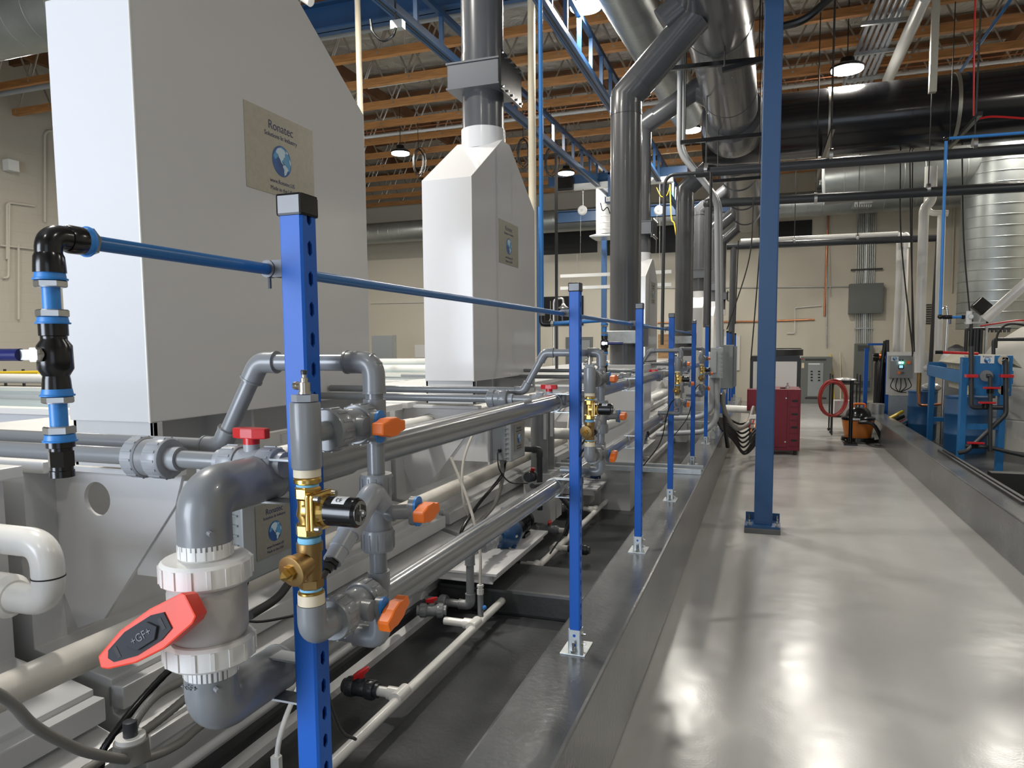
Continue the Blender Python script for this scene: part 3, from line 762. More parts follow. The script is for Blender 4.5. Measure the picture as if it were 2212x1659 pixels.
    O('body', MB().lathe((XA, YF, zpx(1256)), (0, 0, 1), [(0, .0155), (.01, .0165), (.03, .017), (.043, .0165), (.0435, .0185), (.056, .0185)], 26)
      .lathe((XA, YF + .004, zpx(1210)), (-.12, -.86, -.16), [(0, .014), (.02, .0185), (.036, .0205)], 26), 'bronze', t)
    d_ = V((-.12, -.86, -.16)).normalized(); q = V((XA, YF + .004, zpx(1210))) + d_ * .036
    cpp = O('cap', MB().lathe(q, d_, [(0, .0225), (.006, .0225), (.0065, .02)], 28), 'bronze', t)
    O('hex_plug', MB().lathe(q + d_ * .0065, d_, [(0, .011), (.006, .011)], 6), 'brass', cpp, ang=20)
    O('square_head', MB().lathe(q + d_ * .0125, d_, [(0, .0075), (.009, .0075), (.014, .0008)], 4), 'brass', cpp, ang=20)
    O('hex_end', MB().lathe((XA, YF, zpx(1272)), (0, 0, 1), [(0, .0165), (.0015, .0182), (.013, .0182)], 6), 'bronze', t, ang=20)
    O('lower_tape', MB().lathe((XA, YF, zpx(1277)), (0, 0, 1), [(0, .0158), (.0035, .0158)], 24), 'tape', t)
    O('brass_nipple', MB().lathe((XA, YF, zpx(1286)), (0, 0, 1), [(0, .0165), (.002, .0185), (.0045, .0185), (.0062, .0165)], 24), 'brass', t)
    # union ball valves
    t = union_valve('union_ball_valve', labels['v1'], (XA, (YF + YR) / 2 + .008, 1.528), (0, 1, 0), (1, 0, 0), (0, 1, 0), .0265, 'union valves with orange handles', .112); R.append(t)
    handle_orange(t, V((XA + .048, (YF + YR) / 2 + .028, 1.527)), (1, 0, 0), (0, 1, 0))
    t = union_valve('union_ball_valve', labels['v3'], (XA, (YF + YR) / 2 + .008, 1.240), (0, 1, 0), (1, 0, 0), (0, 1, 0), .0265, 'union valves with orange handles', .112); R.append(t)
    handle_orange(t, V((XA + .048, (YF + YR) / 2 + .030, 1.232)), (1, 0, 0), (0, 1, .35))
    t = union_valve('union_ball_valve', labels['v2'], (XA, YR, 1.375), (0, 0, 1), (1, 0, 0), (0, 1, 0), .0225, 'union valves with orange handles', .13); R.append(t)
    O('stem_boss', MB().cyl((XA + .02, YR, 1.375), (XA + .06, YR + .010, 1.378), .0125, n=20), 'gfit', t); handle_orange(t, V((XA + .07, YR + .012, 1.378)), (1, 0, 0), labels.get('hdir', (0, 1, .1)), .06)
    # angled check valve
    a_ = V((XA + .0, YR - .012, 1.415)); b_ = V((XA - .055, YR - .105, 1.330))
    a_ = V((XA + .010, YR - .038, 1.412)); b_ = V((XA + .006, YR - .150, 1.328))
    d_ = (b_ - a_).normalized()
    t = T('angled_flow_sensor', labels['chk'], 'sensor', a_, 'angled grey flow sensors'); R.append(t)
    O('body', MB().tube(arc([a_ + V((0, .05, -.045)), a_ + V((0, .012, .006)), a_ + d_ * .06], .02, 8), .0185, 24), 'lgfit', t)
    O('barrel', MB().lathe(a_ + d_ * .05, d_, [(0, .0185), (.03, .0185), (.031, .016), (.06, .016), (.061, .0145), (.083, .0145)], 26), 'lgfit', t)
    g = a_ + d_ * .135
    O('cable_gland', MB().lathe(g - d_ * .005, d_, [(0, .012), (.01, .012), (.011, .009), (.02, .007)], 6), 'black', t)
    O('cable', MB().tube(smooth([g + d_ * .01, g + d_ * .06, g + V((-.06, .03, -.09)), g + V((-.10, .10, -.20)), g + V((-.17, .26, -.42)), g + V((-.35, .6, -.66))]), .0042, 8), 'blackm', t)
    return R
L1 = dict(pipe='grey pipe manifold with elbows beside the nearest blue post', cyl='grey vertical air chamber in front of the nearest blue post', sol='brass solenoid valve with black coil in front of the nearest post',
          str='bronze y-strainer below the nearest brass solenoid valve', v1='grey union ball valve with orange handle, topmost beside the nearest post', v2='grey union valve with orange handle, middle one beside the nearest post',
          v3='grey union ball valve with orange handle, lowest beside the nearest post', chk='pale grey angled sensor with black cable behind the nearest solenoid coil')
first = manifold(L1)
ordn = ['second', 'third', 'fourth']
for i, dy in enumerate((1.72, 4.44, 6.42)):
    nm = ordn[i]
    lb = [x.replace('nearest', nm) for x in [f_['label'] for f_ in first]]
    for f_, l_ in zip(first, lb): copy_tree(f_, (0, dy, (-.004, -.02, -.02)[i]), l_)
# ================================================================== tank line on the left: tanks, fume hoods, exhaust ducts
TX = -1.85                                    # hood side plane
def profile(pts, y0, y1):
    return MB().prism([(x, y0, z) for x, z in pts], (0, y1 - y0, 0))
def tank(y0, label, L=2.62, gx=-2.27):
    t = T('process_tank', label, 'tank', (-2.6, y0, 0), 'white plastic process tanks')
    y1 = y0 + L
    O('tank_wall', profile([(-3.9, .06), (-1.96, .06), (-1.96, .36), (-2.1, .40), (-2.1, .52), (-2.20, .54), (-2.46, .58), (-2.46, 1.22), (-3.9, 1.22)], y0, y1), 'pptank', t, bevel=.004)
    O('base_skid', profile([(-3.9, .0), (-1.90, .0), (-1.90, .035), (-1.93, .06), (-3.9, .06)], y0, y1), 'pptank', t)
    for k, (x, z, w_, h_) in enumerate(((-2.085, .46, .07, .08), (-1.955, .32, .03, .05))):
        O('stiffening_rail', MB().box(x - w_ / 2, y0, z - h_ / 2, x + w_ / 2, y1, z + h_ / 2), 'pptank', t, bevel=.006)
    O('rim', MB().box(-3.9, y0, 1.22, -2.36, y1, 1.262), 'pptank', t, bevel=.006)
    for i, yy in enumerate((y0 + .12,)):
        # tapering gusset with a round hole
        O('gusset_flange', MB().box(-2.62, yy - .05, 1.222, -1.86, yy + .012, 1.240), 'pp', t)
        pts = [(-2.46, 1.22), (-1.86, 1.22), (-1.86, 1.17), (-1.90, 1.12), (gx, .66), (-2.46, .60)]
        n = 24; mb = MB(); hc_ = (-2.26, 1.115); hr = .062
        # outline fan around the hole
        import bisect
        out = []
        for j in range(n):
            a = 2 * math.pi * j / n; dx, dz = math.cos(a), math.sin(a); best = 9
            for q in range(len(pts)):
                (ax, az), (bx, bz) = pts[q], pts[(q + 1) % len(pts)]
                ex, ez = bx - ax, bz - az; den = dx * ez - dz * ex
                if abs(den) < 1e-9: continue
                s_ = ((ax - hc_[0]) * ez - (az - hc_[1]) * ex) / den; u_ = ((ax - hc_[0]) * dz - (az - hc_[1]) * dx) / den
                if s_ > 0 and -1e-6 <= u_ <= 1 + 1e-6: best = min(best, s_)
            out.append((hc_[0] + dx * best, hc_[1] + dz * best))
        # add the true corners between fan rays
        for side, yv in ((0, yy), (1, yy + .016)):
            k = len(mb.v); mb.v += [V((x, yv, z)) for x, z in out] + [V((hc_[0] + hr * math.cos(2 * math.pi * j / n), yv, hc_[1] + hr * math.sin(2 * math.pi * j / n))) for j in range(n)]
            for j in range(n):
                q = (j + 1) % n; mb.f.append((k + j, k + q, k + n + q, k + n + j))
        for j in range(n):
            q = (j + 1) % n; mb.f.append((n + j, n + q, 3 * n + q, 3 * n + j)); mb.f.append((j, q, 2 * n + q, 2 * n + j))
        O('gusset', mb, 'pp', t)
    return t
TY = [1.77 + 2.69 * k for k in range(-1, 6)]
names = ['white process tank at the left edge of the view, under the grey union pipe', 'white process tank below the largest hood', 'white process tank below the second hood',
         'third white process tank along the pit, behind the third blue post', 'fourth white process tank along the pit', 'fifth white process tank along the pit, mostly hidden', 'farthest white process tank of the line']
tk = tank(TY[0] + .02, names[0])
names.append('last process tank of the line, under the farthest hood')
for k in range(1, 8): copy_tree(tk, (0, 2.69 * k, 0), names[k])

def hood(y0, label, xr=TX, zs=2.755, za=3.14, w=.36, L=1.36, plate=True, wm='pp'):
    t = T('fume_hood', label, 'hood', (xr - w / 2, y0, 1.26), 'tall white fume hoods')
    x0, x1 = xr - w, xr; y1 = y0 + L; zb = 1.415
    ya, yb = y0 + .60, y0 + .76
    body = [(y0, zb), (y0, zs), (ya, za), (yb, za), (y1, zs), (y1, zb)]
    O('hood_body', MB().prism([(x0, y, z) for y, z in body], (w, 0, 0)), wm, t, bevel=.004, ang=6)
    O('corner_bead', MB().tube([(x1 - .001, y0 + .001, zb), (x1 - .001, y0 + .001, zs), (x1 - .001, ya, za)], .0045, 8), 'wpvc', t)
    mb = MB()
    mb.box(x0, y0 + .012, 1.262, x1, y0 + .03, zb).box(x0, y1 - .03, 1.262, x1, y1 - .012, zb).box(x0, y0 + .6, 1.262, x1 - .10, y0 + .615, zb)
    mb.box(x0, y0 + .012, 1.262, x0 + .015, y1 - .012, zb).box(x1 - .014, y0 + .012, 1.262, x1, y0 + .05, zb).box(x1 - .014, y1 - .70, 1.262, x1, y1 - .012, 1.30)
    O('hood_base', mb, 'pptank', t, bevel=.002)
    if not plate: O('pedestal', MB().box(x0, y0 + .1, 0, x1 - .02, y1 - .1, 1.262), 'pptank', t)
    if plate:
        py0, py1 = (2.27 - 1.77, 2.70 - 1.77)
        maker_plate((x1, y0 + (py0 + py1) / 2, 2.41), (0, 1, 0), (0, 0, 1), py1 - py0, .315, t)
    return t, (xr - w / 2, (ya + yb) / 2, za)
def ring_bolts(t, c, r, n, m='steel'):
    for i in range(n):
        a = 2 * math.pi * i / n
        O('bolt', MB().cyl((c[0] + r * math.cos(a), c[1] + r * math.sin(a), c[2]), (c[0] + r * math.cos(a), c[1] + r * math.sin(a), c[2] + .02), .008, n=8), m, t)
def damper(t, x, y, z, r, h=.17):
    s_ = r * 1.28
    b = O('damper_box', MB().box(x - s_, y - s_, z, x + s_, y + s_, z + h), 'damper', t, bevel=.006)
    for zz in (z - .004, z + h): O('damper_flange', MB().box(x - s_ * 1.04, y - s_ * 1.04, zz, x + s_ * 1.04, y + s_ * 1.04, zz + .012), 'damper', b)
    O('side_plate', MB().box(x + s_ + .01, y - s_ * 1.12, z - .05, x + s_ + .028, y + s_ * 1.12, z + h + .05), 'black', b)
    for i in range(5):
        for zz in (z - .03, z + h + .03):
            q = V((x + s_ + .028, y - s_ + i * s_ / 2, zz)); O('bolt', MB().cyl(q, q + V((.014, 0, 0)), .009, n=8), 'steel', b)
def collar_duct(t, x, y, z0, r):
    O('white_collar', MB().cyl((x, y, z0 - .05), (x, y, z0 + .10), r * 1.06, n=36), 'pp', t)
h1, c1 = hood(1.77, 'largest white fume hood, left, filling the space behind the nearest post', w=.345)
h2, c2 = hood(4.46, 'second white fume hood, shiny front, with grey duct rising from its sloped top')
# duct over the first hood (rises out of view) and over the second
def hood_duct(name, x, y, z0, top, r, label, elbow_to=None, dz=.17):
    t = T(name, label, 'duct', (x, y, z0), 'grey exhaust ducts')
    collar_duct(t, x, y, z0, r)
    zt = top
    O('duct_pipe', MB().cyl((x, y, z0 + .08), (x, y, zt), r, n=40), 'duct', t)
    O('duct_joint', MB().lathe((x, y, z0 + .36 + dz), (0, 0, 1), [(0, r * 1.03), (.1, r * 1.03)], 40), 'duct', t)
    damper(t, x, y, z0 + .36, r)
    if elbow_to is not None:
        e = V(elbow_to)
        O('duct_elbow', MB().tube([(x, y, zt - .06)] + [(x, y, zt - .02), (x, y, zt + .02)] + [V((x, y, zt + .02)) + (e - V((x, y, zt))) * .18], r * 1.03, 36), 'duct', t)
        O('duct_branch', MB().cyl((x, y, zt), e, r, n=40), 'duct', t)
    return t
hood_duct('exhaust_duct', c1[0], c1[1], c1[2], 6.0, .155, 'grey exhaust duct over the largest hood, hidden above the view')
hood_duct('exhaust_duct', c2[0], c2[1], c2[2], 6.2, .155, 'grey exhaust duct with square damper rising from the second white hood')
# third hood and beyond
p = at(1394, 650, Y=10.2)
h3, c3 = hood(10.2, 'third white fume hood, narrow between two grey ducts, with dark maker plate', xr=p.x, zs=2.6, za=2.9, L=1.15)
hood_duct('exhaust_duct', c3[0] , c3[1], c3[2], 4.82, .14, 'grey exhaust duct from the third hood, just right of the thickest duct', (-.80, c3[1], 5.05 + .35))
for k, (Y, px, ps, zs, za, lb) in enumerate(((14.6, 1517, 1489, 2.36, 2.62, 'fourth white fume hood, far down the line left of the upright conduit'), (17.2, 1541, 1524, 2.3, 2.55, 'fifth white fume hood, behind the upright conduit'),
                                      (19.2, 1558, 1542, 2.2, 2.45, 'farthest white fume hood beside the row of small blue posts'))):
    a = at(px, 700, Y=Y).x; b = at(ps, 700, Y=Y).x
    hh, cc = hood(Y, lb, xr=a, zs=zs, za=za, w=a - b, L=1.1, plate=False)
    hood_duct('exhaust_duct', cc[0], cc[1], cc[2], 4.3, .15, ['grey exhaust duct from the fourth hood', 'grey exhaust duct from the fifth hood', 'grey exhaust duct from the farthest hood'][k], (-.6, cc[1], 4.85))
# low boxes with thick ducts on the aisle side of the tanks
def low_duct(Y, pxc, r, zflange, zel, zend, xend, label, lb2, boxpx):
    x = at(pxc, 600, Y=Y).x
    t = T('exhaust_duct', label, 'duct', (x, Y, 1.45), 'grey exhaust ducts')
    O('duct_pipe', MB().cyl((x, Y, 1.45), (x, Y, zel), r, n=40), 'duct', t)
    O('duct_elbow', MB().tube([(x, Y, zel - .18), (x, Y, zel), V((x, Y, zel)) + V((1, 0, .92)).normalized() * .18], r * 1.035, 36), 'duct', t)
    O('duct_branch', MB().cyl((x, Y, zel), (xend, Y, zend), r, n=40), 'duct', t)
    O('duct_joint', MB().lathe((x, Y, zflange + .13), (0, 0, 1), [(0, r * 1.03), (.09, r * 1.03)], 40), 'duct', t)
    b = O('damper_band', MB().box(x - r * 1.15, Y - r * 1.15, zflange, x + r * 1.15, Y + r * 1.15, zflange + .13), 'galv', t, bevel=.008)
    O('side_plate', MB().box(x + r * 1.2, Y - r * 1.2, zflange - .03, x + r * 1.2 + .02, Y + r * 1.2, zflange + .17), 'damper', b)
    q = T('duct_plenum', lb2, 'plenum', (x, Y, 0), 'low white plenum boxes')
    w = r * 1.5
    O('plenum_box', MB().box(x - w, Y - w, 1.0, x + w, Y + w, 1.455), 'pp', q, bevel=.006)
    O('plenum_skirt', MB().prism([(x - w, Y - w, 1.0), (x + w, Y - w, 1.0), (x + w * .6, Y - w, .5), (x - w, Y - w, .5)], (0, 2 * w, 0)), 'pptank', q)
    O('plenum_leg', MB().box(x - w * .9, Y - w * .8, 0, x + w * .4, Y + w * .8, .5), 'pptank', q)
    return x
low_duct(7.25, 1351, .153, 1.66, 4.06, 4.72, -.70, 'thickest grey vertical duct in the middle, angling up into the main duct', 'low white plenum box under the thickest duct, behind the second post', 0)
low_duct(12.6, 1478, .150, 1.66, 4.22, 4.72, -.75, 'grey vertical duct right of the fourth post, angling up under the black cross duct', 'low white plenum box under the duct right of the fourth post', 0)

# ---- main collector duct, T-piece and black cross duct
DX, DZ, DR = -.56, 5.0, .35
t = T('main_exhaust_duct', 'large dark glossy exhaust duct running overhead along the aisle to the cross duct', 'duct', (DX, 3, DZ))
O('duct_pipe', MB().cyl((DX, 2.5, DZ), (DX, 11.6, DZ), DR, n=56), 'duct', t)
for y in (7.25, 10.9): O('saddle', MB().tube([V((-.66, y, DZ + .02 - (.1 if y < 8 else 0))), V((-1.0, y, DZ - (.32 if y < 8 else -.26)))], .165, 28), 'duct', t)
O('end_ring', MB().lathe((DX, 11.2, DZ - .03), (0, 1, 0), [(0, .42), (.25, .47), (.7, .47)], 48), 'duct', t)
for y in (5.2, 8.1, 10.3): O('joint_band', MB().lathe((DX, y, DZ), (0, 1, 0), [(0, DR * 1.015), (.12, DR * 1.015)], 48), 'duct', t)
t = T('cross_exhaust_duct', 'very large black horizontal duct crossing the hall at upper right', 'duct', (1, 12.4, 5.0))
CRZ = 5.02
O('duct_pipe', MB().cyl((-1.05, 12.4, CRZ), (RW - .05, 12.4, CRZ), .5, n=64), 'blackduct', t)
for px in (1830, 1852, 2060): 
    x = at(px, 250, Y=11.9).x
    O('joint_seam', MB().lathe((x, 12.4, CRZ), (1, 0, 0), [(0, .503), (.012, .503)], 56), 'blackduct', t)
for px in (1790, 2070):
    x = at(px, 250, Y=11.9).x
    one('duct_strap', MB().lathe((x, 12.4, CRZ), (1, 0, 0), [(0, .508), (.05, .508)], 56), 'alu', 'pale strap round the black cross duct, %s' % ('nearer the blue column' if px == 1790 else 'at the far right'), 'strap', 'duct straps')
t = T('rear_exhaust_duct', 'dark glossy duct continuing beyond the cross duct towards the back wall', 'duct', (DX, 13, 4.75))
O('duct_pipe', MB().cyl((DX, 12.8, 4.75), (DX, 19.3, 4.75), .33, n=44), 'duct', t)
for y in (14, 16, 18): O('joint_band', MB().lathe((DX, y, 4.75), (0, 1, 0), [(0, .345), (.1, .345)], 44), 'duct', t)

# ---- galvanised spiral ducts of the ventilation
def sduct(name, a, b, r, label, m='spiral'):
    # local X along the duct so the seams run round it
    a, b = V(a), V(b); t = T(name, label, 'duct', a)
    d = (b - a).normalized(); L = (b - a).length; n = int(min(60, L / .35)); pr = [(0, r)]
    for i in range(1, n): c = L * i / n; pr += [(c - .010, r), (c - .004, r * 1.006), (c + .004, r * 1.006), (c + .010, r)]
    O('duct_pipe', MB().lathe(a, d, pr + [(L, r)], 48), 'duct_galv', t, ang=11)
    return t
sduct('ventilation_duct', (LW + .1, 20.6, 5.25), (RW - .1, 20.6, 5.25), .32, 'silver ventilation duct high along the back wall')
pq = at(1340, 0, Z=5.6); pr = at(1405, 115, Z=5.6)
sduct('ventilation_duct', pq + V((-.05, -3, 0)), V((pq.x + .25, 13.5, 5.75)), .3, 'silver spiral duct at the top of the view, left of the dark main duct')
sduct('ventilation_duct', (LW + .05, 6.75, 5.75), (-7.9, 6.75, 5.75), .42, 'silver duct in the top left corner beside the largest hood')
# wide silver drop at the right and its cross duct
a = at(2225, 500, Y=13.6).x
t = sduct('ventilation_duct', (1.0, 16.5, 4.95), (a, 16.5, 5.1), .46, 'silver duct running to the right just below the black cross duct')
t = T('duct_drop', 'wide silver duct dropping down at the right edge of the view', 'duct', (a, 16.5, 2))
pr = [(0, .62)]
for i in range(18): pr += [(.1 + i * .2, .62), (.106 + i * .2, .627), (.112 + i * .2, .627), (.118 + i * .2, .62)]
O('duct_pipe', MB().lathe((a + .28, 16.5, 1.9), (0, 0, 1), pr + [(3.7, .62)], 48), 'duct_galv', t, ang=11)

# ================================================================== blue crane runways
def truss(p0, p1, label, h=.42, n=None, low='crane', name='crane_runway'):
    p0, p1 = V(p0), V(p1); t = T(name, label, 'crane', p0, 'blue crane runways')
    up = V((0, 0, h)); L = (p1 - p0).length; d = (p1 - p0).normalized(); n = n or int(L / .62)
    O('lower_track', MB().bar(p0, p1, .07, .10).bar(p0 - V((.045, 0, .05)), p1 - V((.045, 0, .05)), .03, .012).bar(p0 + V((.045, 0, -.05)), p1 + V((.045, 0, -.05)), .03, .012), low, t)
    O('track_slot', MB().bar(p0 - V((0, 0, .051)), p1 - V((0, 0, .051)), .022, .004), 'dark', t)
    O('upper_chord', MB().bar(p0 + up, p1 + up, .06, .07), 'crane', t)
    for i in range(n + 1):
        q = p0 + d * (L * i / n)
        O('upright', MB().bar(q, q + up, .05, .04, up=d), 'crane', t)
    return t
truss(at(760, -60, Z=5.2), at(1318, 420, Z=5.2), 'blue latticed crane runway passing left of and behind the second hood duct')
truss(at(1150, -32, Z=5.2), at(1466, 452, Z=5.2), 'blue latticed crane runway passing behind the thickest grey duct', h=.5)
a0 = at(640, 52, Z=5.87); a1 = at(1030, -22, Z=5.87); a1.y = a0.y
t = T('crane_header_beam', 'blue horizontal header beam at the top behind the largest hood', 'beam', a0)
O('web', MB().box(a0.x - .6, a0.y - .01, a0.z - .17, a1.x + 1.2, a0.y + .01, a0.z + .17), 'crane', t)
for z in (-.17, .15): O('flange', MB().box(a0.x - .6, a0.y - .1, a0.z + z, a1.x + 1.2, a0.y + .1, a0.z + z + .02), 'crane', t)
# far bridge carrying the hoists
b0 = at(1205, 405, Y=16.2); b1 = at(1455, 385, Y=16.2); bz = (b0.z + b1.z) / 2
t = T('crane_bridge', 'far blue crane bridge with pale aluminium rail, behind the thickest duct', 'crane', b0)
O('bridge_beam', MB().box(b0.x - .2, 16.1, bz + .02, b1.x + .3, 16.3, bz + .22), 'crane', t)
O('aluminium_rail', MB().box(b0.x + .3, 16.05, bz - .10, b1.x, 16.2, bz + .02), 'white', t)
O('festoon_trolley', MB().box(b0.x + .0, 15.95, bz - .12, b0.x + .42, 16.2, bz + .18), 'black', t, bevel=.04)
# second, distant header beam
t = T('crane_header_beam', 'distant blue header beam under the joists near the back wall', 'beam', (-9, 19.5, 5.05))
O('web', MB().box(-5.6, 19.5, 5.0, 0.2, 19.52, 5.3), 'crane', t); 
for z in (5.0, 5.28): O('flange', MB().box(-5.6, 19.42, z, 0.2, 19.6, z + .02), 'crane', t)

# ================================================================== blue building column in the aisle
cz = at(1648, 1140, Y=6.62); CXX = cz.x
t = T('steel_column', 'blue square steel column standing in the aisle on a bolted base', 'column', (CXX, 6.68, 0))
O('grout_pad', MB().box(CXX - .155, 6.53, 0, CXX + .145, 6.83, .045), 'curb', t, bevel=.004)
O('base_plate', MB().box(CXX - .15, 6.54, .045, CXX + .14, 6.82, .065), 'column', t)
O('base_flange', MB().box(CXX - .15, 6.80, .065, CXX + .14, 6.815, .13), 'column', t)
O('shaft', MB().box(CXX - .076, 6.605, .06, CXX + .076, 6.755, 6.3), 'column', t, bevel=.01)
for i in (-1, 1):
    for j in (6.565, 6.795):
        q = V((CXX + i * .115, j, .065)); O('anchor_bolt', MB().hexa(q, q + V((0, 0, .018)), .016).cyl(q, q + V((0, 0, .045)), .008, n=8), 'steel', t)
# ================================================================== pipework along the tanks
one('rinse_main', MB().cyl((-2.0, -1.5, .705), (-2.0, 14, .655), .05, n=28), 'dpvc', 'dusty white pipe running low along the process tanks', 'pipe')
one('drain_main', MB().cyl((-1.52, -2, .10), (-1.50, 13, .07), .0235, n=20), 'wpvc', 'thin white pipe running along the pit floor', 'pipe')
one('pit_conduit', MB().cyl((-1.84, -2, .24), (-1.84, 3.0, .24), .018, n=14), 'pptank', 'grey conduit along the foot of the nearest tank', 'pipe')

def red_handle(t, c, up, a, s=1.0, m='red'):
    c, up, a = V(c), V(up).normalized(), V(a).normalized(); b = up.cross(a)
    O('handle_hub', MB().cyl(c, c + up * .014 * s, .014 * s, n=16), m, t)
    sh = [(-.034, -.007), (-.034, .007), (-.012, .014), (.012, .014), (.034, .007), (.034, -.007), (.012, -.014), (-.012, -.014)]
    O('handle', MB().prism([c + up * .010 * s + a * (p * s) + b * (q * s) for p, q in sh], up * .018 * s), m, t, bevel=.002 * s)
def small_valve(label, c, ax, r, L, body, up=(0, 0, 1), ha=None, group=None, hs=1.0, name='ball_valve'):
    c, ax = V(c), V(ax).normalized(); t = T(name, label, 'valve', c, group)
    O('body', MB().lathe(c - ax * L * .28, ax, [(0, r * .95), (L * .06, r * 1.1), (L * .5, r * 1.1), (L * .56, r * .95)], 24).cyl(c, c + V(up).normalized() * r * 1.5, r * .6, n=16), body, t)
    for s_ in (-1, 1):
        ribnut(c + ax * (L * .2) if s_ > 0 else c - ax * (L * .48), ax, r * 1.3, L * .28, 12, 'union_nut', body, t, .06)
        O('socket', MB().cyl(c + ax * (s_ * L * .44), c + ax * (s_ * L * .6), r * .95, n=20), body, t)
    red_handle(t, c + V(up).normalized() * r * 1.45, up, ha if ha else ax, hs)
    return t
# feed line to each tank: pipe, union, red-handled ball valve
zf_ = at(540, 1000, Y=.97).z
def feed(dy, tag_):
    y = .97 + dy; z = zf_ - .012 * dy
    one('feed_pipe', MB().cyl((-.735, y, z), (-2.9, y, z), .0155, n=20), 'gpvc', 'grey feed pipe crossing over the tanks from the %s manifold' % tag_, 'pipe', 'grey feed pipes')
    x = at(332, 995, Y=.97).x; t = T('pipe_union', 'ribbed grey pipe union on the feed pipe of the %s manifold' % tag_, 'fitting', (x, y, z), 'grey pipe unions')
    ribnut((x - .012, y, z), (-1, 0, 0), .0365, .030, 14, 'union_nut', 'lgfit' if dy == 0 else 'gfit', t, .05); ribnut((x + .006, y, z), (1, 0, 0), .036, .034, 14, 'union_nut', 'lgfit' if dy == 0 else 'gfit', t, .05)
    O('seal_ring', MB().cyl((x - .013, y, z), (x + .008, y, z), .033, n=28), 'gfit', t)
    O('socket', MB().cyl((x + .03, y, z), (x + .062, y, z), .021, n=24), 'lgfit', t); O('socket', MB().cyl((x - .05, y, z), (x - .03, y, z), .021, n=24), 'lgfit', t)
    x = at(545, 1000, Y=.97).x
    t = small_valve('grey ball valve with red handle on the feed pipe of the %s manifold' % tag_, (x, y, z), (1, 0, 0), .022, .11, 'lgfit', hs=.95, group='grey feed valves with red handles')
    O('rating_label', MB().box(x - .018, y - .0252, z - .014, x + .008, y - .0245, z + .008), 'label', t)
for dy, nm in ((0, 'nearest'), (1.72, 'second'), (4.44, 'third'), (6.42, 'fourth')): feed(dy, nm)

# white elbowed drain at the left edge
Y5 = 1.5
a = at(0, 1162, Y=Y5); b = at(100, 1175, Y=Y5); c = at(104, 1300, Y=Y5); d = at(20, 1318, Y=Y5)
a.z = b.z; d.z = c.z; c.x = b.x
t = T('white_drain_pipe', 'white glossy pipe bending down and back at the left edge of the view', 'pipe', a)
O('pipe', MB().tube([a + V((-.4, 0, 0))] + arc([a, b, c, d], .075, 10), .044, 28), 'wpvc', t)
O('joint_ring', MB().cyl((b.x, Y5, (b.z + c.z) / 2 - .008), (b.x, Y5, (b.z + c.z) / 2 - .012), .0455, n=28), 'dark', t)
O('reducer', MB().lathe(d + V((.03, 0, 0)), (-1, 0, 0), [(0, .05), (.02, .066), (.3, .066)], 28), 'wpvc', t)
O('valve_cap', MB().cyl((d.x - .12, Y5 - .02, d.z + .03), (d.x - .12, Y5 - .02, d.z + .16), .032, n=24), 'wpvc', t)

# thick white pipe through the gusset behind the upper header
for dy, nm in ((0, 'the second hood'), (2.69, 'the third tank')):
    t = T('vent_header', 'thick white pipe passing through the round gusset hole below %s' % nm, 'pipe', (-2.26, 3.2 + dy, 1.115), 'thick white pipes through gussets')
    O('pipe', MB().cyl((-2.26, 2.6 + dy, 1.115), (-2.26, 4.62 + dy, 1.115), .052, n=28), 'wpvc', t)
    O('coupling', MB().lathe((-2.26, 3.85 + dy, 1.115), (0, 1, 0), [(0, .057), (.3, .057), (.5, .055)], 28), 'wpvc', t)
    O('riser', MB().tube(arc([(-2.26, 3.95 + dy, 1.16), (-2.26, 3.95 + dy, 1.30), (-2.40, 3.95 + dy, 1.30)], .02, 6), .017, 16), 'wpvc', t)
    small_valve('small black ball valve with red handle on the rim before %s' % nm, (-2.46, 3.95 + dy, 1.30), (1, 0, 0), .024, .10, 'cpvc', group='black rim valves')

